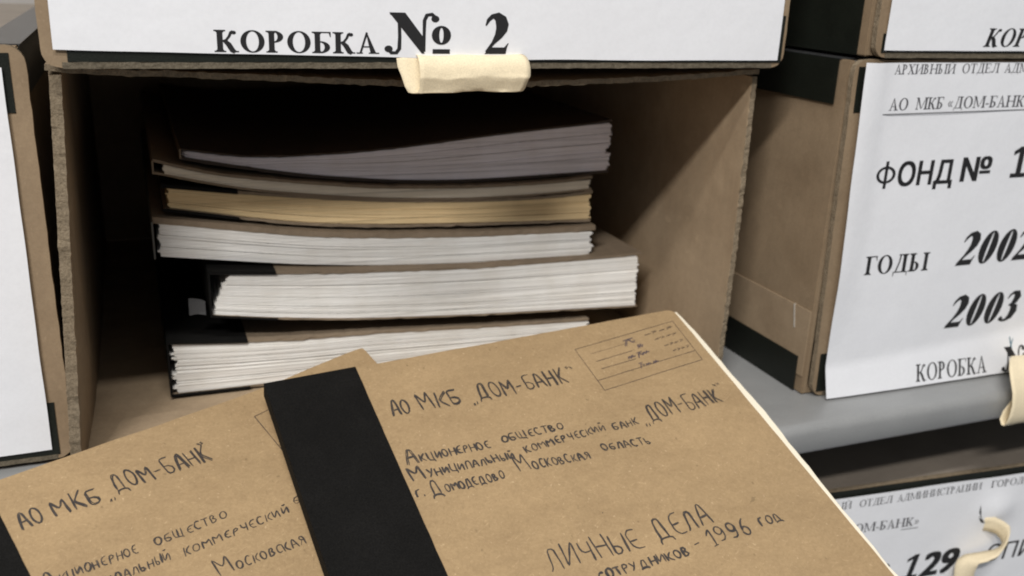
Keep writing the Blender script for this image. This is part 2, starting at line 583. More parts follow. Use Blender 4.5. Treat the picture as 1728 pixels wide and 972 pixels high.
        g.ribbon([(0.07, 0.76, h * 0.6), (0.12, 0.88, h * 1.6), (0.22, 0.955, h * 2.1), (0.34, 0.92, t * 0.8), (0.40, 0.79, t * 0.95), (0.36, 0.65, t * 0.8), (0.27, 0.565, h * 1.6), (0.19, 0.54, h)])
        g.ribbon([(0.19, 0.55, h), (0.30, 0.545, h * 2.2), (0.41, 0.46, t * 0.9), (0.44, 0.31, t), (0.39, 0.14, t * 0.8), (0.27, 0.045, h * 2), (0.14, 0.04, h * 1.6), (0.07, 0.1, h)]); g.ball(0.085, 0.105, 0.075)
        W = 0.6
    elif ch == ' ':
        W = 0.36
    return g.q, W


def serif_text(s, T=0.2, h=0.05, slant=0.0, track=0.0):
    out, x = [], 0.0
    for ch in s:
        q, W = serif_glyph(ch, T, h)
        for poly in q:
            out.append([(x + px + slant * py, py) for px, py in poly])
        x += W + track
    return out, x - track


_font_curve = bpy.data.curves.new('sans', 'FONT')
_font_obj = bpy.data.objects.new('sans', _font_curve)


def sans_text(s, bold=0.02, slant=0.0):
    """plain sans capitals from Blender's own built-in font, cap height scaled to 1"""
    _font_curve.body = s
    _font_curve.offset = 0.0
    _font_curve.resolution_u = 4
    COL.objects.link(_font_obj)
    dg = bpy.context.evaluated_depsgraph_get()
    dg.update()
    me = bpy.data.meshes.new_from_object(_font_obj.evaluated_get(dg))
    COL.objects.unlink(_font_obj)
    out = []
    ys = [v.co.y for v in me.vertices]
    xs = [v.co.x for v in me.vertices]
    k = 1 / 0.729
    x0 = min(xs)
    for p in me.polygons:
        out.append([((me.vertices[i].co.x - x0) * k + slant * me.vertices[i].co.y * k, me.vertices[i].co.y * k) for i in p.vertices])
    W = (max(xs) - x0) * k
    bpy.data.meshes.remove(me)
    base = out
    out = []
    n = 3
    for i in range(-n, n + 1):     # embolden by laying shifted copies side by side
        for j in ((-0.5, 0.5) if bold > 0.02 else (0,)):
            out += [[(x + bold * i / n, y + bold * j) for x, y in p] for p in base]
    return out, W


def ring_f():
    g = Glyphs(0.15, 0.1)
    g.arc(0.44, 0.5, 0.42, 0.36, 0, 360, 0.13, 0.10, 30)
    g.rect(0.375, -0.07, 0.505, 1.07)
    return g.q, 0.88


def with_one(slant):
    '''the number 129 with a footed 1'''
    q = [[(0.20, 0), (0.40, 0), (0.40, 1), (0.20, 1)], [(0.0, 0), (0.60, 0), (0.60, 0.14), (0.0, 0.14)], [(0.0, 0.72), (0.28, 0.86), (0.24, 1.0), (0.0, 0.86)], [(0.2, 0.84), (0.4, 0.84), (0.4, 1), (0.22, 1)]]
    q = [[(x + slant * y, y) for x, y in p] for p in q]
    p2, W = sans_text('29', 0.06, slant)
    return q + [[(x + 0.74, y) for x, y in p] for p in p2], W + 0.74


def print_on(surf, text, u0, u1, v0, v1, hgt, m, parent, name='lettering'):
    """lay polygons of (polys, W) along the baseline (u0,v0)-(u1,v1) of a surface surf(u,v)->point above the sheet"""
    polys, W = text
    vs, fs = [], []
    k = (u1 - u0) / W
    for pi, poly in enumerate(polys):
        st = len(vs)
        for px, py in poly:
            u = u0 + px * k
            v = v0 + (v1 - v0) * (px / W) + py * hgt
            vs.append(surf(u, v, 0.00012 + 0.000002 * (pi % 9)))
        fs.append(tuple(range(st, len(vs))))
    me = bpy.data.meshes.new(name)
    me.from_pydata(vs, [], fs)
    return link(name, me, parent, [m])


# ------------------------------------------------------------------ hand lettering (pen strokes)
def ell(cx, cy, rx, ry, a0=100, a1=470, n=14):
    return [(cx + rx * math.cos(math.radians(a0 + (a1 - a0) * i / n)), cy + ry * math.sin(math.radians(a0 + (a1 - a0) * i / n))) for i in range(n + 1)]


HAND = {
    'А': ([[(0, 0), (0.08, 0.5), (0.2, 0.95), (0.28, 1.0), (0.36, 0.9), (0.56, 0)], [(0.08, 0.36), (0.5, 0.38)]], 0.6),
    'О': ([ell(0.27, 0.5, 0.26, 0.5)], 0.58),
    'М': ([[(0.04, 0), (0.0, 1), (0.33, 0.38), (0.6, 1.02), (0.68, 0)]], 0.72),
    'К': ([[(0.03, 1), (0.05, 0)], [(0.5, 1.0), (0.07, 0.45), (0.52, 0.0)]], 0.56),
    'Б': ([[(0.5, 1), (0.03, 1), (0.04, 0.0), (0.36, 0.0), (0.52, 0.15), (0.5, 0.38), (0.32, 0.52), (0.05, 0.5)]], 0.58),
    'Д': ([[(0.1, 0.06), (0.14, 0.6), (0.22, 1.0), (0.46, 1.0), (0.52, 0.06)], [(0.0, -0.16), (0.02, 0.06), (0.66, 0.05), (0.66, -0.15)]], 0.72),
    'Н': ([[(0.02, 1), (0.03, 0)], [(0.5, 1), (0.52, 0)], [(0.03, 0.5), (0.51, 0.5)]], 0.58),
    'Ц': ([[(0.02, 1), (0.03, 0.0), (0.5, 0.0)], [(0.5, 1), (0.5, 0.0), (0.6, 0.0), (0.58, -0.2)]], 0.66),
    'И': ([[(0.02, 1), (0.03, 0), (0.48, 1), (0.5, 0)]], 0.56),
    'Й': ([[(0.02, 1), (0.03, 0), (0.48, 1), (0.5, 0)], [(0.12, 1.28), (0.25, 1.18), (0.4, 1.3)]], 0.56),
    'Е': ([[(0.48, 0.98), (0.22, 1.0), (0.04, 0.8), (0.03, 0.2), (0.22, 0.0), (0.5, 0.04)], [(0.04, 0.5), (0.38, 0.52)]], 0.54),
    'Р': ([[(0.03, 0), (0.03, 1), (0.34, 1.0), (0.46, 0.8), (0.4, 0.55), (0.05, 0.48)]], 0.52),
    'Щ': ([[(0.02, 1), (0.03, 0.02), (0.7, 0.0), (0.76, -0.2)], [(0.34, 1), (0.34, 0)], [(0.66, 1), (0.66, 0)]], 0.8),
    'С': ([ell(0.28, 0.5, 0.26, 0.5, 50, 310)], 0.5),
    'Т': ([[(0, 1), (0.5, 1)], [(0.25, 1), (0.26, 0)]], 0.54),
    'В': ([[(0.03, 0), (0.03, 1), (0.32, 0.98), (0.4, 0.78), (0.3, 0.55), (0.06, 0.52), (0.36, 0.48), (0.48, 0.25), (0.36, 0.02), (0.03, 0.0)]], 0.54),
    'У': ([[(0.0, 1), (0.24, 0.45)], [(0.5, 1), (0.2, 0.15), (0.05, 0.0)]], 0.54),
    'П': ([[(0.02, 0), (0.02, 1), (0.48, 1), (0.49, 0)]], 0.56),
    'Л': ([[(0.0, 0.02), (0.1, 0.1), (0.18, 1), (0.42, 1), (0.5, 0)]], 0.56),
    'Ь': ([[(0.03, 1), (0.03, 0), (0.34, 0), (0.46, 0.18), (0.38, 0.42), (0.05, 0.45)]], 0.52),
    'Ы': ([[(0.03, 1), (0.03, 0), (0.28, 0), (0.38, 0.18), (0.3, 0.42), (0.05, 0.45)], [(0.58, 1), (0.58, 0)]], 0.66),
    'Ч': ([[(0.02, 1), (0.04, 0.55), (0.2, 0.42), (0.48, 0.5)], [(0.48, 1), (0.49, 0)]], 0.56),
    'Г': ([[(0.03, 0), (0.03, 1), (0.42, 1)]], 0.46),
    'Я': ([[(0.46, 0), (0.46, 1), (0.14, 1), (0.03, 0.78), (0.14, 0.52), (0.45, 0.5)], [(0.25, 0.5), (0.0, 0)]], 0.54),
    '1': ([[(0.0, 0.62), (0.24, 1.0), (0.26, 0.0)], [(0.12, 0), (0.4, 0)]], 0.44),
    '9': ([ell(0.24, 0.74, 0.2, 0.26, 20, 380), [(0.45, 0.8), (0.44, 0.3), (0.3, 0.02), (0.06, 0.08)]], 0.54),
    '6': ([[(0.4, 1.0), (0.14, 0.75), (0.05, 0.35)], ell(0.25, 0.27, 0.2, 0.26, 180, 540)], 0.54),
    '-': ([[(0.0, 0.42), (0.34, 0.44)]], 0.44),
    '.': ([[(0.05, 0.0), (0.08, 0.05)]], 0.2),
    '„': ([[(0.06, 0.1), (0.02, -0.12)], [(0.22, 0.1), (0.18, -0.12)]], 0.32),
    '“': ([[(0.02, 1.12), (0.06, 0.98)], [(0.16, 1.12), (0.2, 0.98)]], 0.26),
    'х': ([[(0, 1), (0.4, 0)], [(0.4, 1), (0, 0)]], 0.46),
    ' ': ([], 0.5),
}


def hand_write(surf, items, parent, m, wid=0.00052, name='handwriting', double=1, seed=1, slant=0.0):
    """items: (text, u0, u1, v_start, v_end, height, lowercase height ratio)"""
    rnd = random.Random(seed)
    vs, fs = [], []

    def stroke(pts, w_):
        # resample with a small tremble, then lay a ribbon of quads
        dense = []
        for (a, b), (c, d) in zip(pts, pts[1:]):
            l = math.hypot(c - a, d - b)
            n = max(1, int(l / 0.0011))
            for i in range(n):
                dense.append((a + (c - a) * i / n, b + (d - b) * i / n))
        dense.append(pts[-1])
        # round the corners a little
        for _ in range(1):
            dense = [dense[0]] + [((p[0] + 2 * q[0] + r[0]) / 4, (p[1] + 2 * q[1] + r[1]) / 4) for p, q, r in zip(dense, dense[1:], dense[2:])] + [dense[-1]]
        sd = rnd.random() * 90
        press = rnd.uniform(0.72, 1.22)
        prs = []
        for i, (x, y) in enumerate(dense):
            a = dense[max(0, i - 1)]; b = dense[min(len(dense) - 1, i + 1)]
            dx, dy = b[0] - a[0], b[1] - a[1]
            l = math.hypot(dx, dy) or 1e-9
            ww = w_ * press * (0.85 + 0.5 * nval(sd, i * 0.3)) * (0.65 if i in (0, len(dense) - 1) else 1)
            ox = 0.00013 * nval(sd, i * 0.6, 3); oy = 0.00013 * nval(sd, i * 0.6, 9)
            nx, ny = -dy / l * ww / 2, dx / l * ww / 2
            prs.append(((x + ox + nx, y + oy + ny), (x + ox - nx, y + oy - ny)))
        st = len(vs)
        hz = 0.00010 + rnd.random() * 0.00003
        for p, q in prs:
            vs.append(surf(p[0], p[1], hz)); vs.append(surf(q[0], q[1], hz))
        for i in range(len(prs) - 1):
            fs.append((st + 2 * i, st + 2 * i + 2, st + 2 * i + 3, st + 2 * i + 1))

    for text, u0, u1, va, vb, hgt, lo in items:
        adv = []
        x = 0.0
        for ch in text:
            up = ch.upper() == ch
            k = 1.0 if up else lo
            st, W = HAND[ch.upper() if ch.upper() in HAND else ch]
            adv.append((x, st, k, W))
            x += (W + 0.14) * (k if ch != ' ' else 1) * (1.0 if up else 1.12)
        tot = x - 0.14
        kx = (u1 - u0) / tot
        for x, st, k, W in adv:
            jy = rnd.uniform(-0.03, 0.03) * hgt
            js = rnd.uniform(0.88, 1.10)
            sh = slant + rnd.uniform(-0.09, 0.09)
            for rep in range(double):
                for s_ in st:
                    ox = rnd.uniform(-0.035, 0.035) * (1 + rep); oy = rnd.uniform(-0.035, 0.035) * (1 + rep)
                    pts = []
                    for px, py in s_:
                        qx = (px + ox + rnd.uniform(-0.015, 0.015) + sh * py) * k * (1 if k == 1 else 1.12)
                        qy = (py + oy + rnd.uniform(-0.015, 0.015)) * k * js
                        u = u0 + (x + qx) * kx
                        base = va + (vb - va) * ((x + qx) / tot)
                        pts.append((u, base - qy * hgt + jy))
                    if len(pts) > 1: stroke(pts, wid)
    me = bpy.data.meshes.new(name)
    me.from_pydata(vs, [], fs)
    return link(name, me, parent, [m])


# ------------------------------------------------------------------ the rack
def steel_shelf(label, ztop, name='metal_shelf', yf=-0.068):
    t = thing(name, label, 'shelf', (0.2, yf, ztop))
    # folded sheet: plate plus rounded front lip
    prof = [(0.52, 0), (0.30, 0), (0.012, 0)]
    for i in range(6):
        a = math.radians(90 + 90 * i / 5)
        prof.append((0.0045 + 0.0045 * math.cos(a), -0.0045 + 0.0045 * math.sin(a)))
    prof += [(0.0, -0.0125), (0.001, -0.014), (0.012, -0.014)]
    bm = bmesh.new()
    rows = []
    for x in (-1.1, 1.1):
        rows.append([bm.verts.new((x, p[0], p[1])) for p in prof])
        rows.append([bm.verts.new((x, p[0] + 0.0009 * (1 if i > 2 else 0), p[1] - 0.0009 * (1 if i < 9 else -1) * (1 if i <= 8 else -0.0))) for i, p in enumerate(prof)])
    for i in range(len(prof) - 1):
        bm.faces.new((rows[0][i], rows[2][i], rows[2][i + 1], rows[0][i + 1]))
        bm.faces.new((rows[1][i], rows[1][i + 1], rows[3][i + 1], rows[3][i]))
    me = bpy.data.meshes.new('shelf_plate')
    bm.to_mesh(me); bm.free()
    link('shelf_plate', me, t, [M_STEEL], smooth=True)
    return t


steel_shelf('light grey painted steel shelf carrying the open box and folders', 0.0)
steel_shelf('grey steel shelf under the lowest labelled box', -0.225)
bm = bmesh.new(); box_bm(bm, -1.6, 1.8, 0.55, 0.57, -0.6, 1.3)
me = bpy.data.meshes.new('wall_back'); bm.to_mesh(me); bm.free()
wb = link('wall_back', me, None, [M_WALL]); wb['kind'] = 'structure'


# ------------------------------------------------------------------ closed archive boxes
def rounded_plate(name, x0, x1, z0, z1, yf, th, r, parent, mats, seg=5, warp=None, jit=0.0004, skew=0.0):
    """upright board with rounded corners facing -y"""
    pts = []
    for cx, cz, a0 in ((x1 - r, z0 + r, -90), (x1 - r, z1 - r, 0), (x0 + r, z1 - r, 90), (x0 + r, z0 + r, 180)):
        for i in range(seg + 1):
            a = math.radians(a0 + 90 * i / seg)
            pts.append((cx + r * math.cos(a), cz + r * math.sin(a)))
    # subdivide long sides
    dense = []
    for i, p in enumerate(pts):
        q = pts[(i + 1) % len(pts)]
        l = math.hypot(q[0] - p[0], q[1] - p[1])
        n = max(1, int(l / 0.004))
        for k in range(n):
            x = p[0] + (q[0] - p[0]) * k / n; z = p[1] + (q[1] - p[1]) * k / n
            x += jit * nval(x * 400, z * 400, 1); z += jit * nval(x * 400, z * 400, 5)
            x += skew * (1 - (z - z0) / (z1 - z0)) * (1 - (x - x0) / (x1 - x0))
            dense.append((x, z))
    bm = bmesh.new()
    f = [bm.verts.new((x, yf + (warp(x, z) if warp else 0), z)) for x, z in dense]
    b = [bm.verts.new((x, yf + th + (warp(x, z) if warp else 0), z)) for x, z in dense]
    bm.faces.new(f)
    bm.faces.new(b[::-1])
    n = len(dense)
    rim = []
    for i in range(n):
        rim.append(bm.faces.new((f[i], b[i], b[(i + 1) % n], f[(i + 1) % n])))
    bmesh.ops.recalc_face_normals(bm, faces=bm.faces)
    for q in rim:
        q.material_index = 1
    me = bpy.data.meshes.new(name)
    bm.to_mesh(me); bm.free()
    return link(name, me, parent, mats)


def label_sheet(parent, x0, x1, z0, z1, yf, bulge=None, name='paper_label', skew=0.0, low=None):
    """white paper sheet glued on the flap; returns (object, surface function)"""
    def surf(x, z, off=0.0):
        y = yf - 0.0005 - (bulge(x, z) if bulge else 0) - off
        return (x, y, z)
    nu, nv = 48, 60

    def P(a, b):
        x = x0 + (x1 - x0) * a + 0.00035 * nval(b * 6, 3.3) * (1 if a in (0, 1) else 0)
        x += skew * (1 - b) * (1 - a)
        dz = low(x) * (1 - b) if low else 0
        z = z0 + (z1 - z0) * b + 0.00045 * nval(a * 7, 8.1) * (1 if b in (0, 1) else 0)
        return surf(x, z + dz)
    o = slab(name, P, nu, nv, (0, 0.00012, 0), parent, [M_LABEL], smooth=True)
    return o, surf


def closed_box(label, x0, x1, z0, z1, yf, loc, rz=0.0, depth=0.32, side=None, flap=(0.0, 0.0), strip=0.0185, bstrip=0.0185,
               seam=None, group='archive boxes on the shelf', flapx=None, back_th=0.004, strip_front=0.006, skew=0.0):
    """coordinates are relative to loc; the front flap faces -y at yf"""
    t = thing('archive_box', label, 'box', loc, rz, group)
    sx0, sx1 = side if side else (x0 + 0.003, x1 - 0.003)
    yb = yf + back_th
    w_ = 0.003
    # carton
    boxo('side_panel', sx0, sx0 + w_, yb, yf + depth, z0, z1, M_BOARD, t, 0.0005)
    boxo('side_panel', sx1 - w_, sx1, yb, yf + depth, z0, z1, M_BOARD, t, 0.0005)
    boxo('top_panel', sx0 + w_, sx1 - w_, yb, yf + depth, z1 - w_ - 0.0004, z1 - 0.0004, M_TOPB, t)
    boxo('bottom_panel', sx0 + w_, sx1 - w_, yb, yf + depth, z0 + 0.0004, z0 + w_, M_BOARD, t)
    boxo('back_panel', sx0 + w_, sx1 - w_, yf + depth - w_, yf + depth, z0 + w_, z1 - w_ - 0.0006, M_BOARD, t)
    if seam:
        for s, xx in ((-1, sx0), (1, sx1)):
            a, b = (xx - 0.0007, xx - 0.0001) if s < 0 else (xx + 0.0001, xx + 0.0007)
            boxo('side_overlap', a, b, yb + 0.001, yf + depth - 0.01, z0 + bstrip * 0.5, seam, M_BOARD_IN, t)
    # black binding tape wrapped round the long edges
    for s, xx in ((-1, sx0), (1, sx1)):
        e = 0.0011 if seam else 0.0005
        a, b = (xx - e, xx - e + 0.0003) if s < 0 else (xx + e - 0.0003, xx + e)
        boxo('binding_strip', a, b, yb + strip_front, yf + depth - 0.002, z1 - strip, z1 + 0.0002, M_BLACKG, t)
        boxo('binding_strip', a, b, yb + strip_front - 0.001, yf + depth - 0.002, z0 + 0.0001, z0 + bstrip, M_BLACKG, t)
        c, d = (xx - 0.0005, xx + 0.0135) if s < 0 else (xx - 0.0135, xx + 0.0005)
        boxo('binding_strip', c, d, yb + 0.006, yf + depth - 0.002, z1 + 0.0001, z1 + 0.0005, M_BINDSHEEN, t)
    # front flap
    fz0, fz1 = flap
    fx0, fx1 = flapx if flapx else (x0, x1)
    rounded_plate('front_flap', fx0, fx1, fz0, fz1, yf, 0.0028, 0.006, t, [M_BOARD, M_EDGE], skew=skew)
    # crushed raw lower edge of the flap, a little proud of its face, in a painted shade tone
    slab('flap_edge', lambda a, b: (fx0 + 0.006 + skew + (fx1 - fx0 - 0.012 - skew) * a, yf - 0.0003, fz0 - 0.0001 + (0.0021 + 0.0004 * nval(a * 60, 2)) * b), 90, 2, (0, 0.0006, 0), t, [M_FEDGE], jit=0.0002)
    return t


def flap_strips(t, yf, x0, x1, bands, skew=0.0):
    for z0, z1 in bands:
        slab('flap_binding', lambda a, b: (x0 + (x1 - x0) * a + skew * (1 - a) * (1 - (z0 + (z1 - z0) * b) / 0.158), yf - 0.00035, z0 + (z1 - z0) * b), 30, 2, (0, 0.0003, 0), t, [M_BLACKG], jit=0.0001)


GRP = 'archive boxes on the shelves'

# upper middle box, standing on the open one
UM = closed_box('upper box with big print reading box number 2, cream tab under its label', -0.0262, 0.2620, 0.1545, 0.320, -0.028,
                (0, 0, 0), flap=(0.1541, 0.320), side=(-0.0235, 0.2595), group=GRP)
flap_strips(UM, -0.028, -0.0185, 0.2606, [(0.1562, 0.1755), (0.300, 0.3175)])
lb, S = label_sheet(UM, -0.0224, 0.2582, 0.1572, 0.316, -0.0283, low=lambda x: 0.0030 * max(0.0, 1 - (x + 0.0224) / 0.15), bulge=lambda x, z: 0.0004 * (1 + nval(x * 30, z * 20)))
print_on(S, serif_text('КОРОБКА', 0.19, 0.055), 0.0272, 0.0842, 0.1597, 0.1593, 0.0073, M_INK, lb)
print_on(S, serif_text('№', 0.23, 0.05), 0.0862, 0.1125, 0.1594, 0.1594, 0.0144, M_INK, lb)
print_on(S, serif_text('2', 0.26, 0.05), 0.1243, 0.1350, 0.1594, 0.1594, 0.0143, M_INK, lb)

# left box
LB = closed_box('box cut off by the left frame edge with blank white label', -0.3245, -0.0330, 0.0005, 0.1585, -0.004,
                (0, 0, 0), flap=(0.0022, 0.1592), side=(-0.321, -0.0355), group=GRP, strip_front=0.001)
flap_strips(LB, -0.004, -0.318, -0.0380, [(0.0042, 0.0262), (0.1365, 0.1568)])
lb, S = label_sheet(LB, -0.316, -0.0405, 0.0068, 0.152, -0.0043, bulge=lambda x, z: 0.0006 * (1 + nval(x * 20, z * 15)))

# right box
RB = closed_box('closed box right of the open one, its label reading fund and years 2002 2003', 0.2882, 0.582, 0.0004, 0.1582, -0.043,
                (0, 0, 0), flap=(0.0006, 0.1590), side=(0.2890, 0.5805), seam=0.0425, group=GRP, bstrip=0.018, strip=0.0195, skew=0.0036)
flap_strips(RB, -0.043, 0.2904, 0.579, [(0.003, 0.0225), (0.1365, 0.1560)], 0.0036)


def rb_bulge(x, z):
    # the sheet hugs the flap above and springs forward below a soft crease
    b = 0.0009 + 0.0007 * nval(x * 16, z * 14)
    crease = 0.0165 + 0.12 * (x - 0.30) * 0.5
    if z < crease:
        b += 0.24 * (crease - z) * sstep((crease - z) / 0.004 + 0.2)
    b += 0.0022 * math.exp(-((x - 0.2965) / 0.006) ** 2) * sstep((z - 0.02) / 0.05)
    return b


lb, S = label_sheet(RB, 0.2913, 0.577, 0.0012, 0.1580, -0.0436, bulge=rb_bulge, skew=0.0050)
print_on(S, serif_text('АРХИВНЫЙ', 0.14, 0.05), 0.3080, 0.3430, 0.1530, 0.1532, 0.0042, M_INKG, lb)
print_on(S, serif_text('ОТДЕЛ', 0.14, 0.05), 0.3468, 0.3690, 0.1533, 0.1535, 0.0042, M_INKG, lb)
print_on(S, serif_text('АДМИНИСТРАЦИИ', 0.14, 0.05), 0.3722, 0.4340, 0.1535, 0.154, 0.0042, M_INKG, lb)
print_on(S, serif_text('ГОРОДСКОГО', 0.14, 0.05), 0.4385, 0.485, 0.154, 0.1544, 0.0042, M_INKG, lb)
print_on(S, serif_text('АО', 0.16, 0.05), 0.3083, 0.3193, 0.1373, 0.1374, 0.0053, M_INKG, lb)
print_on(S, serif_text('МКБ', 0.16, 0.05), 0.3234, 0.3398, 0.1375, 0.1376, 0.0053, M_INKG, lb)
print_on(S, serif_text('«ДОМ-БАНК»', 0.16, 0.05), 0.3420, 0.3925, 0.1376, 0.1379, 0.0053, M_INKG, lb)
print_on(S, ([[(0, 0), (1, 0), (1, 1), (0, 1)]], 1), 0.3052, 0.3925, 0.1354, 0.1362, 0.00045, M_INKG, lb, 'underline')
print_on(S, ring_f(), 0.3075, 0.3192, 0.1028, 0.1028, 0.0110, M_INK, lb)
print_on(S, sans_text('ОНД', 0.04), 0.3208, 0.3530, 0.1029, 0.1030, 0.0110, M_INK, lb)
print_on(S, sans_text('№', 0.035), 0.3585, 0.3760, 0.1034, 0.1034, 0.0112, M_INK, lb)
print_on(S, with_one(0.0), 0.3895, 0.4230, 0.1038, 0.1038, 0.0150, M_INK, lb)
print_on(S, serif_text('ГОДЫ', 0.19, 0.055), 0.3095, 0.3480, 0.0612, 0.0606, 0.0090, M_INK, lb)
print_on(S, serif_text('2002', 0.24, 0.05, 0.22), 0.3645, 0.4135, 0.0613, 0.0613, 0.0162, M_INK, lb)
print_on(S, serif_text('2003', 0.24, 0.05, 0.22), 0.3650, 0.4125, 0.0288, 0.0284, 0.0162, M_INK, lb)
print_on(S, serif_text('КОРОБКА', 0.15, 0.05), 0.3500, 0.3965, 0.0033, 0.0030, 0.0086, M_INK, lb)
print_on(S, serif_text('№', 0.2, 0.05), 0.4065, 0.4270, 0.0020, 0.0020, 0.0125, M_INK, lb)
hand_write(lambda u, v, o: S(u, -v, o), [('х', 0.4115, 0.4145, -0.012, -0.011, 0.007, 1)], lb, M_TEAL, 0.0008, 'pen_mark')

# upper right box
UR = closed_box('upper right box on top of the labelled one, print starting with three slanted letters', 0.2955, 0.585, 0.1602, 0.330, -0.045,
                (0, 0, 0), flap=(0.1600, 0.330), side=(0.2945, 0.583), group=GRP, strip=0.0195, bstrip=0.0255)
flap_strips(UR, -0.045, 0.2990, 0.583, [(0.1621, 0.170)])
lb, S = label_sheet(UR, 0.2997, 0.581, 0.1632, 0.326, -0.0454, bulge=lambda x, z: 0.0004 * (1 + nval(x * 20, z * 15)))
print_on(S, serif_text('КОРОБКА', 0.2, 0.05, 0.22), 0.3548, 0.414, 0.1650, 0.1656, 0.0080, M_INK, lb)

# lower box, standing one shelf below and turned a little
LO = closed_box('box on the shelf below, cream ribbon coming out of its slit label', -0.062, 0.240, -0.1605, 0.0098, 0.0, (0.3184, -0.0465, -0.0636), math.radians(-4.8),
                flap=(-0.1600, 0.0098), side=(-0.060, 0.238), group=GRP)
flap_strips(LO, 0.0, -0.060, 0.238, [(-0.008, 0.0096)])
slit_u, slit_z = 0.0905, -0.0135


def lo_bulge(x, z):
    b = 0.0007 + 0.0005 * nval(x * 18, z * 18)
    b += 0.0035 * math.exp(-((x - 0.100) / 0.009) ** 2 - ((z + 0.014) / 0.009) ** 2)
    return b


def lo_top(x):
    return 0.0052 + (0.0012 if x > 0.087 else 0)


lb, S = label_sheet(LO, -0.050, 0.232, -0.152, 0.0062, -0.0004, bulge=lo_bulge)
for s, a, b in (('АРХИВНЫЙ', -0.028, 0.0050), ('ОТДЕЛ', 0.0095, 0.0295), ('АДМИНИСТРАЦИИ', 0.0325, 0.0865), ('ГОРОДСКОГО', 0.0925, 0.136)):
    print_on(S, serif_text(s, 0.14, 0.05), a, b, -0.0002, -0.0002, 0.0041, M_INKG, lb)
for s, a, b in (('АО', -0.035, -0.024), ('МКБ', -0.0185, -0.002), ('«ДОМ-БАНК»', 0.0000, 0.0495)):
    print_on(S, serif_text(s, 0.16, 0.05), a, b, -0.0155, -0.0165, 0.0053, M_INKG, lb)
print_on(S, ([[(0, 0), (1, 0), (1, 1), (0, 1)]], 1), -0.038, 0.0495, -0.0170, -0.0184, 0.00045, M_INKG, lb, 'underline')
print_on(S, sans_text('ФОНД №', 0.012), -0.035, 0.036, -0.0495, -0.0495, 0.0112, M_INK, lb)
print_on(S, with_one(0.2), 0.0445, 0.0785, -0.0505, -0.0500, 0.0150, M_INK, lb)
print_on(S, sans_text('ОПИСЬ', 0.012, 0.12), 0.0995, 0.152, -0.0480, -0.0475, 0.0108, M_INK, lb)
# the slit in the label: a thin dark wedge
me = bpy.data.meshes.new('slit')
pts = [(0.0880, -0.0095), (0.0889, -0.0135), (0.0900, -0.0180), (0.0930, -0.0215), (0.0908, -0.0212), (0.0888, -0.0185), (0.0879, -0.0140)]
me.from_pydata([S(a, b, 0.0002) for a, b in pts], [], [tuple(range(len(pts)))])
link('slit', me, lb, [M_INK])


# ------------------------------------------------------------------ cream pull tabs
def ribbon_tube(name, sec, x0f, x1f, parent, n=22, th=0.00025, m=None):
    """sheet bent along section sec [(y,z)...], spanning x0f(s)..x1f(s)"""
    # smooth the section
    pts = sec
    for _ in range(1):
        q = [pts[0]]
        for a, b in zip(pts, pts[1:]):
            q += [(a[0] * .75 + b[0] * .25, a[1] * .75 + b[1] * .25), (a[0] * .25 + b[0] * .75, a[1] * .25 + b[1] * .75)]
        q.append(pts[-1])
        pts = q
    me = bpy.data.meshes.new(name)
    vs, fs = [], []
    ns = len(pts)
    for j, (y, z) in enumerate(pts):
        s = j / (ns - 1)
        for i in range(n + 1):
            a = i / n
            x = x0f(s) + (x1f(s) - x0f(s)) * a
            vs.append((x + 0.0004 * nval(s * 9, a * 2, 3), y + 0.0009 * nval(a * 3, s * 2, 4) + 0.00035 * nval(a * 11, s * 7, 4), z + 0.0008 * nval(a * 2.5, s * 2, 7) + 0.0003 * nval(a * 9, s * 8, 1)))
    for j in range(ns - 1):
        for i in range(n):
            k = j * (n + 1) + i
            fs.append((k, k + 1, k + n + 2, k + n + 1))
    me.from_pydata(vs, [], fs)
    o = link(name, me, parent, [m or M_CREAM], smooth=True)
    so = o.modifiers.new('thick', 'SOLIDIFY'); so.thickness = th; so.offset = 0
    return o


ribbon_tube('pull_tab', [(-0.0288, 0.1589), (-0.0300, 0.1590), (-0.0318, 0.1588), (-0.0344, 0.1560), (-0.0350, 0.1522), (-0.0351, 0.1514), (-0.0349, 0.1506), (-0.0333, 0.1464), (-0.0331, 0.1460), (-0.0328, 0.1462), (-0.0300, 0.1540), (-0.0286, 0.1582)],
            lambda s: 0.0980 if s < 0.62 else 0.0980 - 0.0072 * min(1.0, (s - 0.62) / 0.3),
            lambda s: 0.1390 + 0.0026 * math.sin(math.pi * min(1, s * 1.4)), UM, th=0.00018)
ribbon_tube('pull_tab', [(-0.0462, 0.0045), (-0.0520, 0.0110), (-0.0620, 0.0165), (-0.0715, 0.0125), (-0.0765, 0.0010), (-0.0765, -0.0110), (-0.0735, -0.0150), (-0.0708, -0.0100), (-0.0700, 0.0005), (-0.0640, 0.0040), (-0.0480, 0.0022)],
            lambda s: 0.4185 - 0.0330 * sstep(min(s, 1.0 - s) / 0.34), lambda s: 0.450, RB)

# ribbon from the slit of the lower box
path = [((0.0915, -0.001, -0.0225), (0.15, -0.35, 0.9)), ((0.0965, -0.0040, -0.0220), (0.3, -0.3, 0.9)), ((0.1015, -0.0075, -0.0245), (0.1, -0.5, 0.9)),
        ((0.1015, -0.0100, -0.0300), (-0.3, -0.6, 0.8)), ((0.0965, -0.0100, -0.0355), (-0.3, -0.8, 0.35)), ((0.0890, -0.0090, -0.0380), (-0.1, -1.0, 0.15)),
        ((0.0830, -0.0080, -0.0395), (0.3, -0.9, 0.1)), ((0.0805, -0.0080, -0.0440), (0.7, -0.6, 0.0)), ((0.0810, -0.0080, -0.0540), (0.9, -0.3, 0.0)), ((0.0820, -0.0070, -0.0740), (0.95, -0.2, 0.0))]
vs, fs = [], []


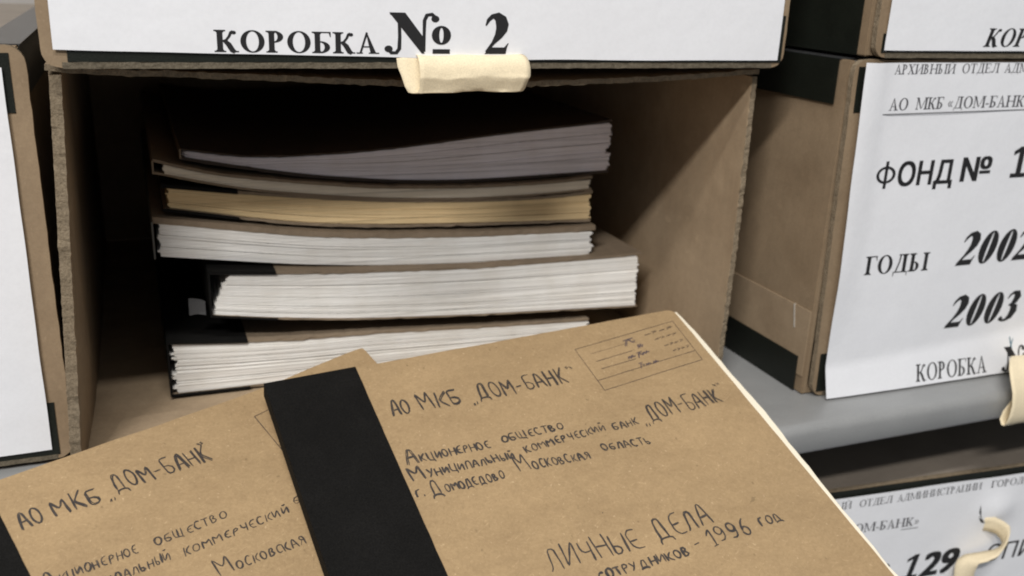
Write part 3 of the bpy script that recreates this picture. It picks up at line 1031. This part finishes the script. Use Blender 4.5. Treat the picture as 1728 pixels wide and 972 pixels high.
def cr(p0, p1, p2, p3, t):
    return 0.5 * ((2 * p1) + (p2 - p0) * t + (2 * p0 - 5 * p1 + 4 * p2 - p3) * t * t + (3 * p1 - p0 - 3 * p2 + p3) * t ** 3)


PP = [Vector(p) for p, _ in path]; WW = [Vector(q).normalized() for _, q in path]
for i in range(len(path) - 1):
    for k in range(6):
        t = k / 6
        a = [max(0, i - 1), i, i + 1, min(len(path) - 1, i + 2)]
        p = cr(*[PP[q] for q in a], t); wv = cr(*[WW[q] for q in a], t).normalized() * (0.0050 + 0.0006 * nval(i * 1.7, k * 0.3))
        for s in (-1, -0.33, 0.33, 1):
            vs.append(p + wv * s)
for j in range(len(vs) // 4 - 1):
    for i in range(3):
        k = j * 4 + i
        fs.append((k, k + 1, k + 5, k + 4))
me = bpy.data.meshes.new('pull_ribbon'); me.from_pydata(vs, [], fs)
o = link('pull_ribbon', me, LO, [M_CREAM], smooth=True)
so = o.modifiers.new('thick', 'SOLIDIFY'); so.thickness = 0.0005; so.offset = 0

# staple in the right box's side
cu = bpy.data.meshes.new('staple')
bm = bmesh.new()
a, b = Vector((0.2880, -0.0262, 0.0425)), Vector((0.2880, -0.0283, 0.0315))
d = (b - a).normalized()
for p0, p1 in ((a, b), (a, a + Vector((0.002, 0.0004, 0))), (b, b + Vector((0.002, 0, 0)))):
    dd = p1 - p0
    rot = dd.to_track_quat('Z', 'Y').to_matrix().to_4x4()
    bmesh.ops.create_cone(bm, cap_ends=True, segments=8, radius1=0.00032, radius2=0.00032, depth=dd.length, matrix=Matrix.Translation((p0 + p1) / 2) @ rot)
bm.to_mesh(cu); bm.free()
link('staple', cu, RB, [M_STAPLE])

# ------------------------------------------------------------------ the open box
OB = thing('archive_box', 'open cardboard box in the middle holding the stack of bound files', 'box', (0.11, -0.02, 0.0), 0, GRP)
OFF = Vector((-0.11, 0.02, 0.0))


def ob(P):
    return lambda a, b: Vector(P(a, b)) + OFF


def left_wall(a, b):      # a: depth, b: height ; outer face
    y = -0.02 + 0.33 * a ** 1.9
    z = 0.0005 + 0.1505 * b
    fl = math.exp(-(y + 0.02) / 0.05)
    x = -0.0290 + fl * (0.0038 - 0.0085 * (1 - b) ** 1.0)
    return (x, y + 0.0006 * nval(b * 22, 2), z)


slab('side_panel', ob(left_wall), 30, 110, (0.0038, 0, 0), OB, [M_BOARD_IN, M_EDGE], jit=0.0003)


def right_wall(a, b):
    y = -0.02 + 0.33 * a ** 1.9
    z = 0.0005 + 0.1490 * b
    x = 0.2562 - 0.0015 * (1 - b) + 0.0008 * math.sin(b * 3.1) - 0.0005 * math.exp(-(y + 0.02) / 0.05)
    return (x, y + 0.0005 * nval(b * 26, 5), z)


slab('side_panel', ob(right_wall), 30, 120, (-0.0026, 0, 0), OB, [M_BOARD_IN, M_EDGE], jit=0.00040)

top_front = [(-0.0254, 0.1524), (-0.015, 0.1512), (0.0152, 0.1503), (0.0558, 0.1484), (0.1003, 0.1462), (0.1493, 0.1461), (0.2031, 0.1476), (0.247, 0.1499), (0.2562, 0.1506)]
tf = curve_fn(top_front)


def top_panel(a, b):
    x = -0.0262 + 0.2822 * a
    y = -0.0205 + 0.33 * b
    k = math.exp(-(y + 0.02) / 0.12)
    z = 0.1515 + (tf(x) - 0.1515) * k
    return (x, y + 0.0006 * nval(a * 30, 9), z)


slab('top_panel', ob(top_panel), 120, 20, (0, 0, 0.0021), OB, [M_BOARD_IN, M_EDGE], jit=0.00045)
slab('bottom_panel', ob(lambda a, b: (-0.0305 + 0.284 * a, -0.0195 + 0.3285 * b, 0.0006)), 20, 20, (0, 0, 0.0024), OB, [M_BOARD_IN, M_EDGE], jit=0.0004)
slab('back_panel', ob(lambda a, b: (-0.0275 + 0.281 * a, 0.3065, 0.0034 + 0.1485 * b)), 10, 10, (0, 0.0024, 0), OB, [M_BOARD_IN, M_EDGE])
# loose inner flap lying on the box floor
slab('inner_flap', ob(lambda a, b: (-0.0262 + 0.0115 * b + (0.273 - 0.016 * b) * a, -0.019 + 0.036 * b, 0.0042 + 0.0006 * b + 0.0004 * nval(a * 5, b * 3))), 40, 6,
     (0, 0, 0.0013), OB, [M_BOARD_IN, M_EDGE], jit=0.0005)


# ------------------------------------------------------------------ bound files in the open box
def bound_file(label, yf, top, bot, page_mat, cover_mat, nlay, x0, x1, spine_w=0.0, cover_top=0.0011, cover_bot=0.0011, spine_mat=None,
               rag=0.0012, depth=0.225, groups=(), spine_gap=0.0022, ragl=None, cloth=0.0, cx1=None, yaw=0.0, coverl=0.0025, tskew=0.0, bskew=0.0):
    """top/bot: (x,z) lines of the page block seen from the front"""
    T_, B_ = curve_fn(top), curve_fn(bot)
    t = thing('bound_file', label, 'file', (x0, yf, B_((x0 + x1) / 2)), 0, 'bound files stacked in the open box')
    base = Vector(t.location)
    rnd = random.Random(int(yf * 1e5) + nlay)
    ragl = rag if ragl is None else ragl

    def put(x, y, z):
        # further back the stack lies flatter
        return Vector((x - yaw * (y - yf), y, z)) - base
    vs, fs = [], []
    nx = 40
    for l in range(nlay):
        f0, f1 = l / nlay, (l + 1) / nlay
        gap = 0.05
        if l in groups: gap = 0.42
        f1 = f1 - gap / nlay
        jl = rnd.uniform(-0.45, 0.45) * ragl + nval(l * 0.27, 3 + x1 * 90) * ragl * 2.4
        jr = rnd.uniform(-0.6, 0.6) * rag + nval(l * 0.3, 8 + x0 * 90) * rag * 2.0
        jy = rnd.uniform(0, 0.0005) if rnd.random() < 0.3 else rnd.uniform(0, 0.00015)
        if rnd.random() < 0.14:
            jr += rnd.uniform(0.0004, 0.0013) * (rag / 0.0010)
        if rnd.random() < 0.10:
            jl -= rnd.uniform(0.0003, 0.0010) * (ragl / 0.0010)
        mid = (f0 + f1) / 2
        xa = x0 + bskew * (1 - mid) + tskew * mid + jl
        xb = x1 + jr
        wob = rnd.random() * 50
        st = len(vs)
        for i in range(nx + 1):
            a = i / nx
            x = xa + (xb - xa) * a
            zb, zt = B_(x), T_(x)
            hh = zt - zb
            dz = 0.00009 * nval(x * 25, wob)
            yy = yf + jy + 0.00022 * nval(x * 9, wob) + 0.0005 * nval(x * 7, l * 0.15)
            for (y, kk) in ((yy, 0), (yf + depth, 1)):
                for f in (f0, f1):
                    vs.append(put(x, y, zb + hh * f + dz))
        for i in range(nx):
            k = st + i * 4
            n = k + 4
            fs += [(k, n, n + 1, k + 1), (k + 1, n + 1, n + 3, k + 3), (k, k + 2, n + 2, n), (k + 2, k + 3, n + 3, n + 2)]
        k = st
        fs.append((k, k + 1, k + 3, k + 2))
        k = st + nx * 4
        fs.append((k, k + 2, k + 3, k + 1))
    me = bpy.data.meshes.new('page_block'); me.from_pydata(vs, [], fs)
    pb = link('page_block', me, t, [page_mat]); pb['kind'] = 'stuff'
    xs0 = x0 - spine_gap
    xe = (cx1 if cx1 else x1 + coverl)
    if cover_top:
        slab('front_cover', lambda a, b: put(xs0 + (xe - xs0) * a, yf - 0.0002 + (depth + 0.003) * b, T_(xs0 + (xe - xs0) * a) + 0.00012 + 0.0006 * sstep((a - 0.93) / 0.07) * (1 - b)),
             60, 6, (0, 0, cover_top), t, [cover_mat], jit=0.0003)
    if cover_bot:
        slab('back_cover', lambda a, b: put(xs0 + (xe - xs0) * a, yf + 0.0001 + (depth + 0.003) * b, B_(xs0 + (xe - xs0) * a) - 0.00012 - cover_bot),
             60, 6, (0, 0, cover_bot), t, [cover_mat], jit=0.0003)
    if cloth:
        for s in (0, 1):
            if (s and not cover_top) or (not s and not cover_bot):
                continue
            fn = (lambda x: T_(x) + 0.00012 + cover_top) if s else (lambda x: B_(x) - 0.00012 - cover_bot - 0.0003)
            slab('spine_cloth', lambda a, b: put(xs0 - 0.0004 + cloth * a, yf - 0.0006 + (depth + 0.003) * b, fn(xs0 - 0.0004 + cloth * a)), 12, 4, (0, 0, 0.0003), t, [M_BLACK])
            fz = (lambda x: T_(x) + 0.0001) if s else (lambda x: B_(x) - 0.00012 - cover_bot)
            # cloth folded over the fore edge of the board
            slab('spine_cloth', lambda a, b: put(xs0 - 0.0004 + cloth * a, yf - 0.0009, fz(xs0 - 0.0004 + cloth * a) + (cover_top if s else cover_bot) * b), 12, 1, (0, 0.0003, 0), t, [M_BLACK])
    if spine_w:
        sm = spine_mat or M_BLACK
        slab('spine', lambda a, b: put(xs0 - spine_w + 0.0002, yf - 0.0016 + (depth + 0.003) * a, B_(xs0) - 0.0008 + (T_(xs0) - B_(xs0) + 0.0016) * b), 4, 4, (spine_w, 0, 0), t, [sm])
    return t


b6t = [(0.0067, 0.0294), (0.0378, 0.0265), (0.0684, 0.0247), (0.0924, 0.0246), (0.1173, 0.0232), (0.1455, 0.0217), (0.209, 0.0189)]
b6b = [(0.0056, 0.0058), (0.0334, 0.0055), (0.0700, 0.0055), (0.21, 0.0055)]
bound_file('lowest bound file of the stack, thick white sheets on the box floor', 0.036, b6t, b6b, M_WPAGE, M_DULL, 36, 0.0075, 0.2090, spine_w=0.0009,
           rag=0.0008, ragl=0.0017, groups=(7, 13, 18, 23, 28), cloth=0.034, coverl=0.0005)
b5t = [(0.0312, 0.0600), (0.0595, 0.0577), (0.0842, 0.0560), (0.1161, 0.0545), (0.1434, 0.0533), (0.2034, 0.0529), (0.2368, 0.0531)]
b5b = [(0.0244, 0.0421), (0.0527, 0.0378), (0.0838, 0.0342), (0.1161, 0.0320), (0.1439, 0.0302), (0.2333, 0.0262)]
F5 = bound_file('thickest bound file, pushed out to the right with wide white sheets', 0.034, b5t, b5b, M_WPAGE, M_DULL, 36, 0.0265, 0.2348, spine_w=0.0008,
                rag=0.0006, ragl=0.0006, groups=(4, 9, 16), cloth=0.0285, bskew=-0.002, tskew=0.0058, coverl=0.0018, cover_bot=0.0009)
# short folded tongue of grey cloth at its spine
slab('spine_tongue', lambda a, b: Vector((0.0152 + 0.0068 * a, 0.0375 - 0.002 * a, 0.0415 + 0.0075 * b - 0.0012 * a * b + 0.0006 * math.sin(a * 3))) - Vector(F5.location), 6, 6, (0, 0.0008, 0), F5,
     [flat('grey_cloth_tongue', (0.07, 0.07, 0.072), 0.8)], jit=0.0003)
b4t = [(0.0050, 0.0828), (0.0258, 0.0795), (0.0452, 0.0762), (0.0723, 0.0722), (0.1007, 0.0698), (0.1451, 0.0674), (0.2104, 0.0659)]
b4b = [(0.0042, 0.0684), (0.038, 0.0636), (0.0669, 0.0596), (0.1006, 0.0567), (0.1454, 0.0545), (0.21, 0.0535)]
bound_file('fourth bound file down, two gatherings of white sheets under a brown cover', 0.040, b4t, b4b, M_WPAGE, M_DULL, 22, 0.0055, 0.2100, spine_w=0.0007,
           rag=0.0009, groups=(6, 14), cover_top=0.0026, spine_mat=flat('grey_spine_paper', (0.16, 0.16, 0.15), 0.8), cover_bot=0.0, coverl=0.002)
b3t = [(0.0106, 0.0971), (0.0399, 0.0930), (0.0684, 0.0895), (0.1016, 0.0862), (0.1457, 0.0838), (0.1809, 0.0832), (0.2105, 0.0845)]
b3b = [(0.01, 0.0886), (0.0459, 0.0820), (0.068, 0.0783), (0.1015, 0.0755), (0.146, 0.0735), (0.2087, 0.0717)]
bound_file('third bound file down with yellowed sheets', 0.043, b3t, b3b, M_YPAGE, M_DULL, 20, 0.0105, 0.2095, spine_w=0.0,
           rag=0.0007, cover_top=0.0014, cover_bot=0.0012, cloth=0.031, coverl=0.0012, groups=(5,))
b2t = [(0.0097, 0.1074), (0.0273, 0.1021), (0.0498, 0.0988), (0.0684, 0.0962), (0.1014, 0.0926), (0.1452, 0.0908), (0.18, 0.0908), (0.2095, 0.0922)]
b2b = [(0.0094, 0.1037), (0.0399, 0.0962), (0.0683, 0.0922), (0.1013, 0.0886), (0.1453, 0.0864), (0.1803, 0.0866), (0.2068, 0.0880)]
bound_file('second bound file down, thin with cream sheets and grey spine', 0.042, b2t, b2b, M_CPAGE, M_DULL, 8, 0.0095, 0.2080, spine_w=0.0007,
           rag=0.0005, cover_top=0.0013, cover_bot=0.0010, spine_gap=0.0040, spine_mat=M_DULL, coverl=0.0015)
b1t = [(0.0187, 0.1121), (0.0398, 0.1085), (0.0525, 0.1078), (0.0808, 0.1082), (0.1102, 0.1098), (0.1481, 0.1138), (0.1783, 0.1165), (0.2212, 0.1197)]
b1b = [(0.0185, 0.1096), (0.0409, 0.1050), (0.0692, 0.1000), (0.101, 0.0965), (0.1184, 0.0952), (0.1465, 0.0944), (0.1696, 0.0948), (0.2208, 0.0961)]
bound_file('topmost bound file with warped grey white sheets fanning open to the right', 0.046, b1t, b1b, M_GPAGE, M_DARKC, 34, 0.0190, 0.2195, spine_w=0.0007,
           rag=0.0014, cover_top=0.0009, cover_bot=0.0014, spine_mat=M_DULL, cloth=0.0, coverl=0.0010, groups=(9, 19, 26))


# ------------------------------------------------------------------ the two files leaning in front
def front_file(label, origin, Wd, Ld, wid, length, thick, strip, lift, page_out, scale, col=M_KRAFT, corner=0.0035):
    Wv, Lv = Vector(Wd).normalized(), Vector(Ld).normalized()
    Wv = (Wv - Lv * Wv.dot(Lv)).normalized()
    Nv = Wv.cross(Lv).normalized()
    t = thing('bound_file', label, 'file', origin, 0, 'kraft files leaning against the open box')

    def surf(u, v, h=0.0):   # u right, v down the cover, metres
        return Wv * u - Lv * v + Nv * (h + lift(u, v))

    def P(a, b):
        u, v = wid * a, length * b
        # softened corners and slightly worn outline
        r = corner
        if a in (0, 1): u += 0.00025 * nval(v * 90, 1 + a)
        if b in (0, 1): v += 0.0003 * nval(u * 60, 4 + b)
        if wid - u < r and v < r:
            cu, cv = wid - r, r
            dx, dy = u - cu, cv - v
            l = math.hypot(dx, dy)
            if l > r: u, v = cu + dx / l * r, cv - dy / l * r
        return surf(u, v)
    nrm = -Nv
    slab('front_cover', P, 96, 110, nrm * 0.0007, t, [col], smooth=False)

    # sheets under the cover
    vs, fs = [], []
    nl = max(3, int(thick / 0.0009))
    rnd = random.Random(5)
    for l in range(nl):
        z0 = -0.0011 - (thick - 0.002) * l / nl
        z1 = -0.0011 - (thick - 0.002) * (l + 0.9) / nl
        jr = rnd.uniform(-0.0004, 0.0004) if l else 0
        jt = rnd.uniform(0, 0.0008)
        st = len(vs)
        n = 60
        nu = 24
        for i in range(n + 1):
            v = 0.0006 + jt + (length - 0.004) * i / n
            po = page_out(v) + jr
            for q in range(nu + 1):
                u = 0.002 + (wid + po - 0.002) * q / nu
                for zz in (z0, z1):
                    vs.append(surf(u, v, zz))
        W2 = 2 * (nu + 1)
        for i in range(n):
            k = st + i * W2
            for q in range(nu):
                a = k + 2 * q
                fs += [(a, a + 2, a + 2 + W2, a + W2), (a + 1, a + 1 + W2, a + 3 + W2, a + 3)]
            fs += [(k, k + W2, k + W2 + 1, k + 1), (k + W2 - 2, k + W2 - 1, k + 2 * W2 - 1, k + 2 * W2 - 2)]
        for q in range(nu):
            a = st + 2 * q
            fs.append((a, a + 1, a + 3, a + 2))
            a = st + n * W2 + 2 * q
            fs.append((a, a + 2, a + 3, a + 1))
    me = bpy.data.meshes.new('page_block'); me.from_pydata(vs, [], fs)
    pb = link('page_block', me, t, [M_SHEET]); pb['kind'] = 'stuff'
    slab('back_cover', lambda a, b: surf(wid * a, length * b, -thick), 40, 60, nrm * 0.0007, t, [col])
    # cloth spine
    slab('spine_cloth', lambda a, b: surf(-0.0006 + (strip + 0.0006) * a + (0.00015 * nval(b * 40, 2) if a == 1 else 0), -0.0002 + (length + 0.0004) * b, 0.00032), 10, 110, nrm * 0.0003, t, [M_BLACK], smooth=True)
    slab('spine_cloth', lambda a, b: surf(-0.0006, -0.0002 + (length + 0.0004) * b, 0.0003 - (thick + 0.0012) * a), 4, 110, Wv * 0.0004, t, [M_BLACK])
    return t, surf


def U(s):   # helper: list of writing items scaled from millimetres
    return lambda *items: [(tx, a * s, b * s, c * s, d * s, h * s, lo) for tx, a, b, c, d, h, lo in items]


def file_stamp(surf, t, k, seed=3, cut=1.0):
    """ruled registry stamp in the corner"""
    A = Vector((133.9, 13.7)) * k; B = Vector((134.3, 40.7)) * k; Cc = Vector((189.5, 35.0)) * k; D = Vector((190.4, 7.8)) * k

    def at(a, b):
        a *= cut
        p = A.lerp(D, a).lerp(B.lerp(Cc, a), b)
        return (p.x, p.y)
    lines = [[(0, 0), (1, 0)], [(1, 0), (1, 1)], [(1, 1), (0, 1)], [(0, 1), (0, 0)], [(0, 0.77), (1, 0.77)],
             [(0.10, 0.19), (0.46, 0.19)], [(0.10, 0.38), (0.46, 0.38)], [(0.10, 0.56), (0.44, 0.57)]]
    vs, fs = [], []
    for (a, b) in lines:
        p, q = Vector(at(*a)), Vector(at(*b))
        wd = 0.00038 if b != (0.46, 0.19) else 0.0002
        d_ = (q - p).normalized(); n_ = Vector((-d_.y, d_.x)) * wd / 2
        n = 16
        st = len(vs)
        for i in range(n + 1):
            c = p.lerp(q, i / n)
            ww = 0.8 + 0.5 * nval(c.x * 300, c.y * 300)
            vs.append(surf(c.x + n_.x * ww, c.y + n_.y * ww, 0.0001)); vs.append(surf(c.x - n_.x * ww, c.y - n_.y * ww, 0.0001))
        for i in range(n):
            fs.append((st + 2 * i, st + 2 * i + 2, st + 2 * i + 3, st + 2 * i + 1))
    me = bpy.data.meshes.new('registry_stamp'); me.from_pydata(vs, [], fs)
    link('registry_stamp', me, t, [M_STAMP])
    # scribbled entries
    rnd = random.Random(seed)

    def sf(u, v, o): return surf(u, v, o)
    # looping, smudged pen strokes, unreadable as in the photograph
    HAND['~'] = ([[(0, 0.2), (0.2, 0.9), (0.3, 0.3), (0.15, 0.1), (0.4, 0.6), (0.55, 0.9), (0.5, 0.2), (0.75, 0.55)], [(0.1, 0.5), (0.6, 0.45)]], 0.8)
    HAND['^'] = ([[(0, 0), (0.3, 1.0), (0.5, 0.1), (0.6, 0.7)], [(0.05, 0.9), (0.6, 0.95)]], 0.66)
    items = []
    for a, b, word, wd_, hh in ((0.44, 0.26, '^', 0.0065, 0.0042), (0.52, 0.42, '~', 0.0035, 0.0045), (0.38, 0.56, '~^', 0.0085, 0.0036), (0.53, 0.56, '~', 0.0040, 0.0030), (0.42, 0.80, '^~~', 0.0105, 0.0034)):
        p = at(a, b)
        items.append((word, p[0], p[0] + wd_, p[1], p[1] - 0.0005, hh, 1))
    hand_write(sf, items, t, M_PENV, 0.00042, 'stamp_entries', 2, seed)
    # faint rows of small print at the right end of the stamp
    items = []
    for a, b, e in ((0.66, 0.15, 0.95), (0.72, 0.31, 0.95), (0.76, 0.50, 0.97), (0.80, 0.66, 0.98)):
        p, q = at(a, b), at(e, b)
        items.append(('~^~^', p[0], q[0], p[1], q[1], 0.0013, 1))
    hand_write(sf, items, t, M_STAMP, 0.00034, 'stamp_print', 2, seed + 1)


# --- right hand file
K1 = 0.85 / 0.88 * 0.001
wR = 0.1887
def lift_r(u, v):
    return 0.0012 * nval(u * 9, v * 7, 2) * sstep(v / 0.03) * sstep((wR - u) / 0.03)

def po_r(v):
    return 0.0016 + 0.0022 * sstep(v / 0.035) + 0.0013 * nval(v * 38, 1) + 0.0006 * nval(v * 120, 5) - 0.0017 * sstep((v - 0.06) / 0.10)

FR, SR = front_file('kraft file in front with black spine and long handwritten title', (0.03808, -0.03243, 0.03615), (0.996, 0.0827, 0.034), (-0.0895, 0.9317, 0.352),
                    wR, 0.27, 0.0055, 36.9 * K1, lift_r, po_r, 1)
it = U(K1)(
    ('АО', 43.2, 51.0, 30.0, 30.2, 8.8, 1), ('МКБ', 55.6, 72.6, 30.4, 31.0, 8.8, 1), ('„', 76.5, 79.0, 32.6, 32.6, 7, 1),
    ('ДОМ-БАНК', 80.3, 121.5, 31.4, 32.2, 9.0, 1), ('“', 123.0, 126.4, 32.6, 32.6, 9.0, 1))
hand_write(SR, it, FR, M_PEN, 0.00072, 'handwriting', 2, 11)
it = U(K1)(
    ('Акционерное', 40.4, 73.6, 54.6, 56.4, 7.4, 0.5), ('общество', 79.6, 106.4, 55.4, 55.8, 7.0, 0.5),
    ('Муниципальный', 39.9, 80.6, 62.6, 64.2, 7.6, 0.5), ('коммерческий', 86.4, 122.8, 62.8, 61.6, 7.0, 0.5), ('банк', 126.8, 138.6, 62.4, 62.4, 7.0, 0.5),
    ('„', 141.5, 144.0, 63.6, 63.6, 6, 1), ('ДОМ-БАНК', 145.0, 183.6, 62.2, 60.6, 8.8, 1), ('“', 185.0, 188.2, 60.4, 60.4, 8.8, 1),
    ('г.', 38.6, 42.4, 70.3, 70.3, 7.0, 0.5), ('Домодедово', 44.2, 73.0, 71.2, 71.8, 7.8, 0.5), ('Московская', 79.9, 109.6, 71.0, 73.0, 7.8, 0.5), ('область', 116.8, 138.0, 71.0, 73.4, 7.0, 0.5))
hand_write(SR, it, FR, M_PEN, 0.00062, 'handwriting', 2, 12)
it = U(K1)(
    ('ЛИЧНЫЕ', 72.0, 110.0, 114.6, 116.4, 9.0, 1), ('ДЕЛА', 116.2, 141.4, 116.0, 114.6, 8.8, 1),
    ('сотрудников', 86.8, 123.8, 123.4, 124.4, 7.4, 0.5), ('-', 127.8, 130.6, 123.4, 123.2, 5, 1), ('1996', 134.2, 153.8, 123.9, 123.7, 6.9, 1), ('год', 158.6, 168.4, 122.4, 122.6, 7.2, 0.5))
hand_write(SR, it, FR, M_PEN, 0.00092, 'handwriting', 1, 13)
hand_write(SR, U(K1)(('.', 101.4, 102.2, 97.9, 97.9, 6, 1),), FR, M_PEN, 0.0006, 'pen_dot', 2, 4)
file_stamp(SR, FR, K1)

# --- left hand file
K2 = 0.935 * 0.001
wL = 0.1823
def lift_l(u, v):
    e = sstep((u - wL * 0.55) / (wL * 0.45))
    return 0.0040 * e * e * math.exp(-v / 0.10) + 0.0010 * nval(u * 8, v * 7, 6) * sstep(v / 0.03)

FL, SL = front_file('kraft file lying under the other at the lower left, its top edge uneven', (-0.08854, -0.0655, 0.0192), (0.9365, 0.3447, 0.0646), (-0.3481, 0.8919, 0.2887),
                    wL, 0.27, 0.0045, 36.5 * K2, lift_l, lambda v: -0.001, 1, corner=0.0008)
it = U(K2)(
    ('АО', 40.6, 48.2, 26.4, 26.2, 8.0, 1), ('МКБ', 52.0, 67.4, 26.2, 27.6, 8.2, 1), ('„', 69.6, 72.4, 28.4, 28.4, 6, 1),
    ('ДОМ-БАНК', 73.2, 109.0, 25.6, 27.6, 8.6, 1), ('“', 108.6, 111.0, 26.6, 26.6, 8.6, 1))
hand_write(SL, it, FL, M_PEN, 0.00063, 'handwriting', 2, 21, slant=-0.06)
it = U(K2)(
    ('Акционерное', 38.4, 68.5, 53.4, 55.0, 7.4, 0.5), ('общество', 74.5, 100.4, 55.4, 56.2, 7.0, 0.5),
    ('Муниципальный', 38.6, 76.2, 62.0, 63.4, 7.6, 0.5), ('коммерческий', 80.7, 120.2, 64.4, 65.4, 7.0, 0.5), ('банк', 124.0, 137.0, 62.8, 63.4, 7.0, 0.5),
    ('г.', 38.6, 42.4, 76.3, 76.3, 7.0, 0.5), ('Домодедово', 50.2, 79.0, 77.2, 77.8, 7.8, 0.5), ('Московская', 87.0, 118.6, 78.0, 81.0, 7.8, 0.5), ('область', 122.8, 144.0, 78.0, 79.4, 7.0, 0.5))
hand_write(SL, it, FL, M_PEN, 0.00062, 'handwriting', 1, 22, slant=0.14)
it = U(K2)(('ЛИЧНЫЕ', 72.0, 110.0, 118.6, 120.4, 11.2, 1), ('ДЕЛА', 116.2, 141.4, 120.0, 118.6, 10.8, 1))
hand_write(SL, it, FL, M_PEN, 0.00065, 'handwriting', 1, 23)
file_stamp(SL, FL, K2, 8, 0.86)

bpy.data.objects.remove(_font_obj)
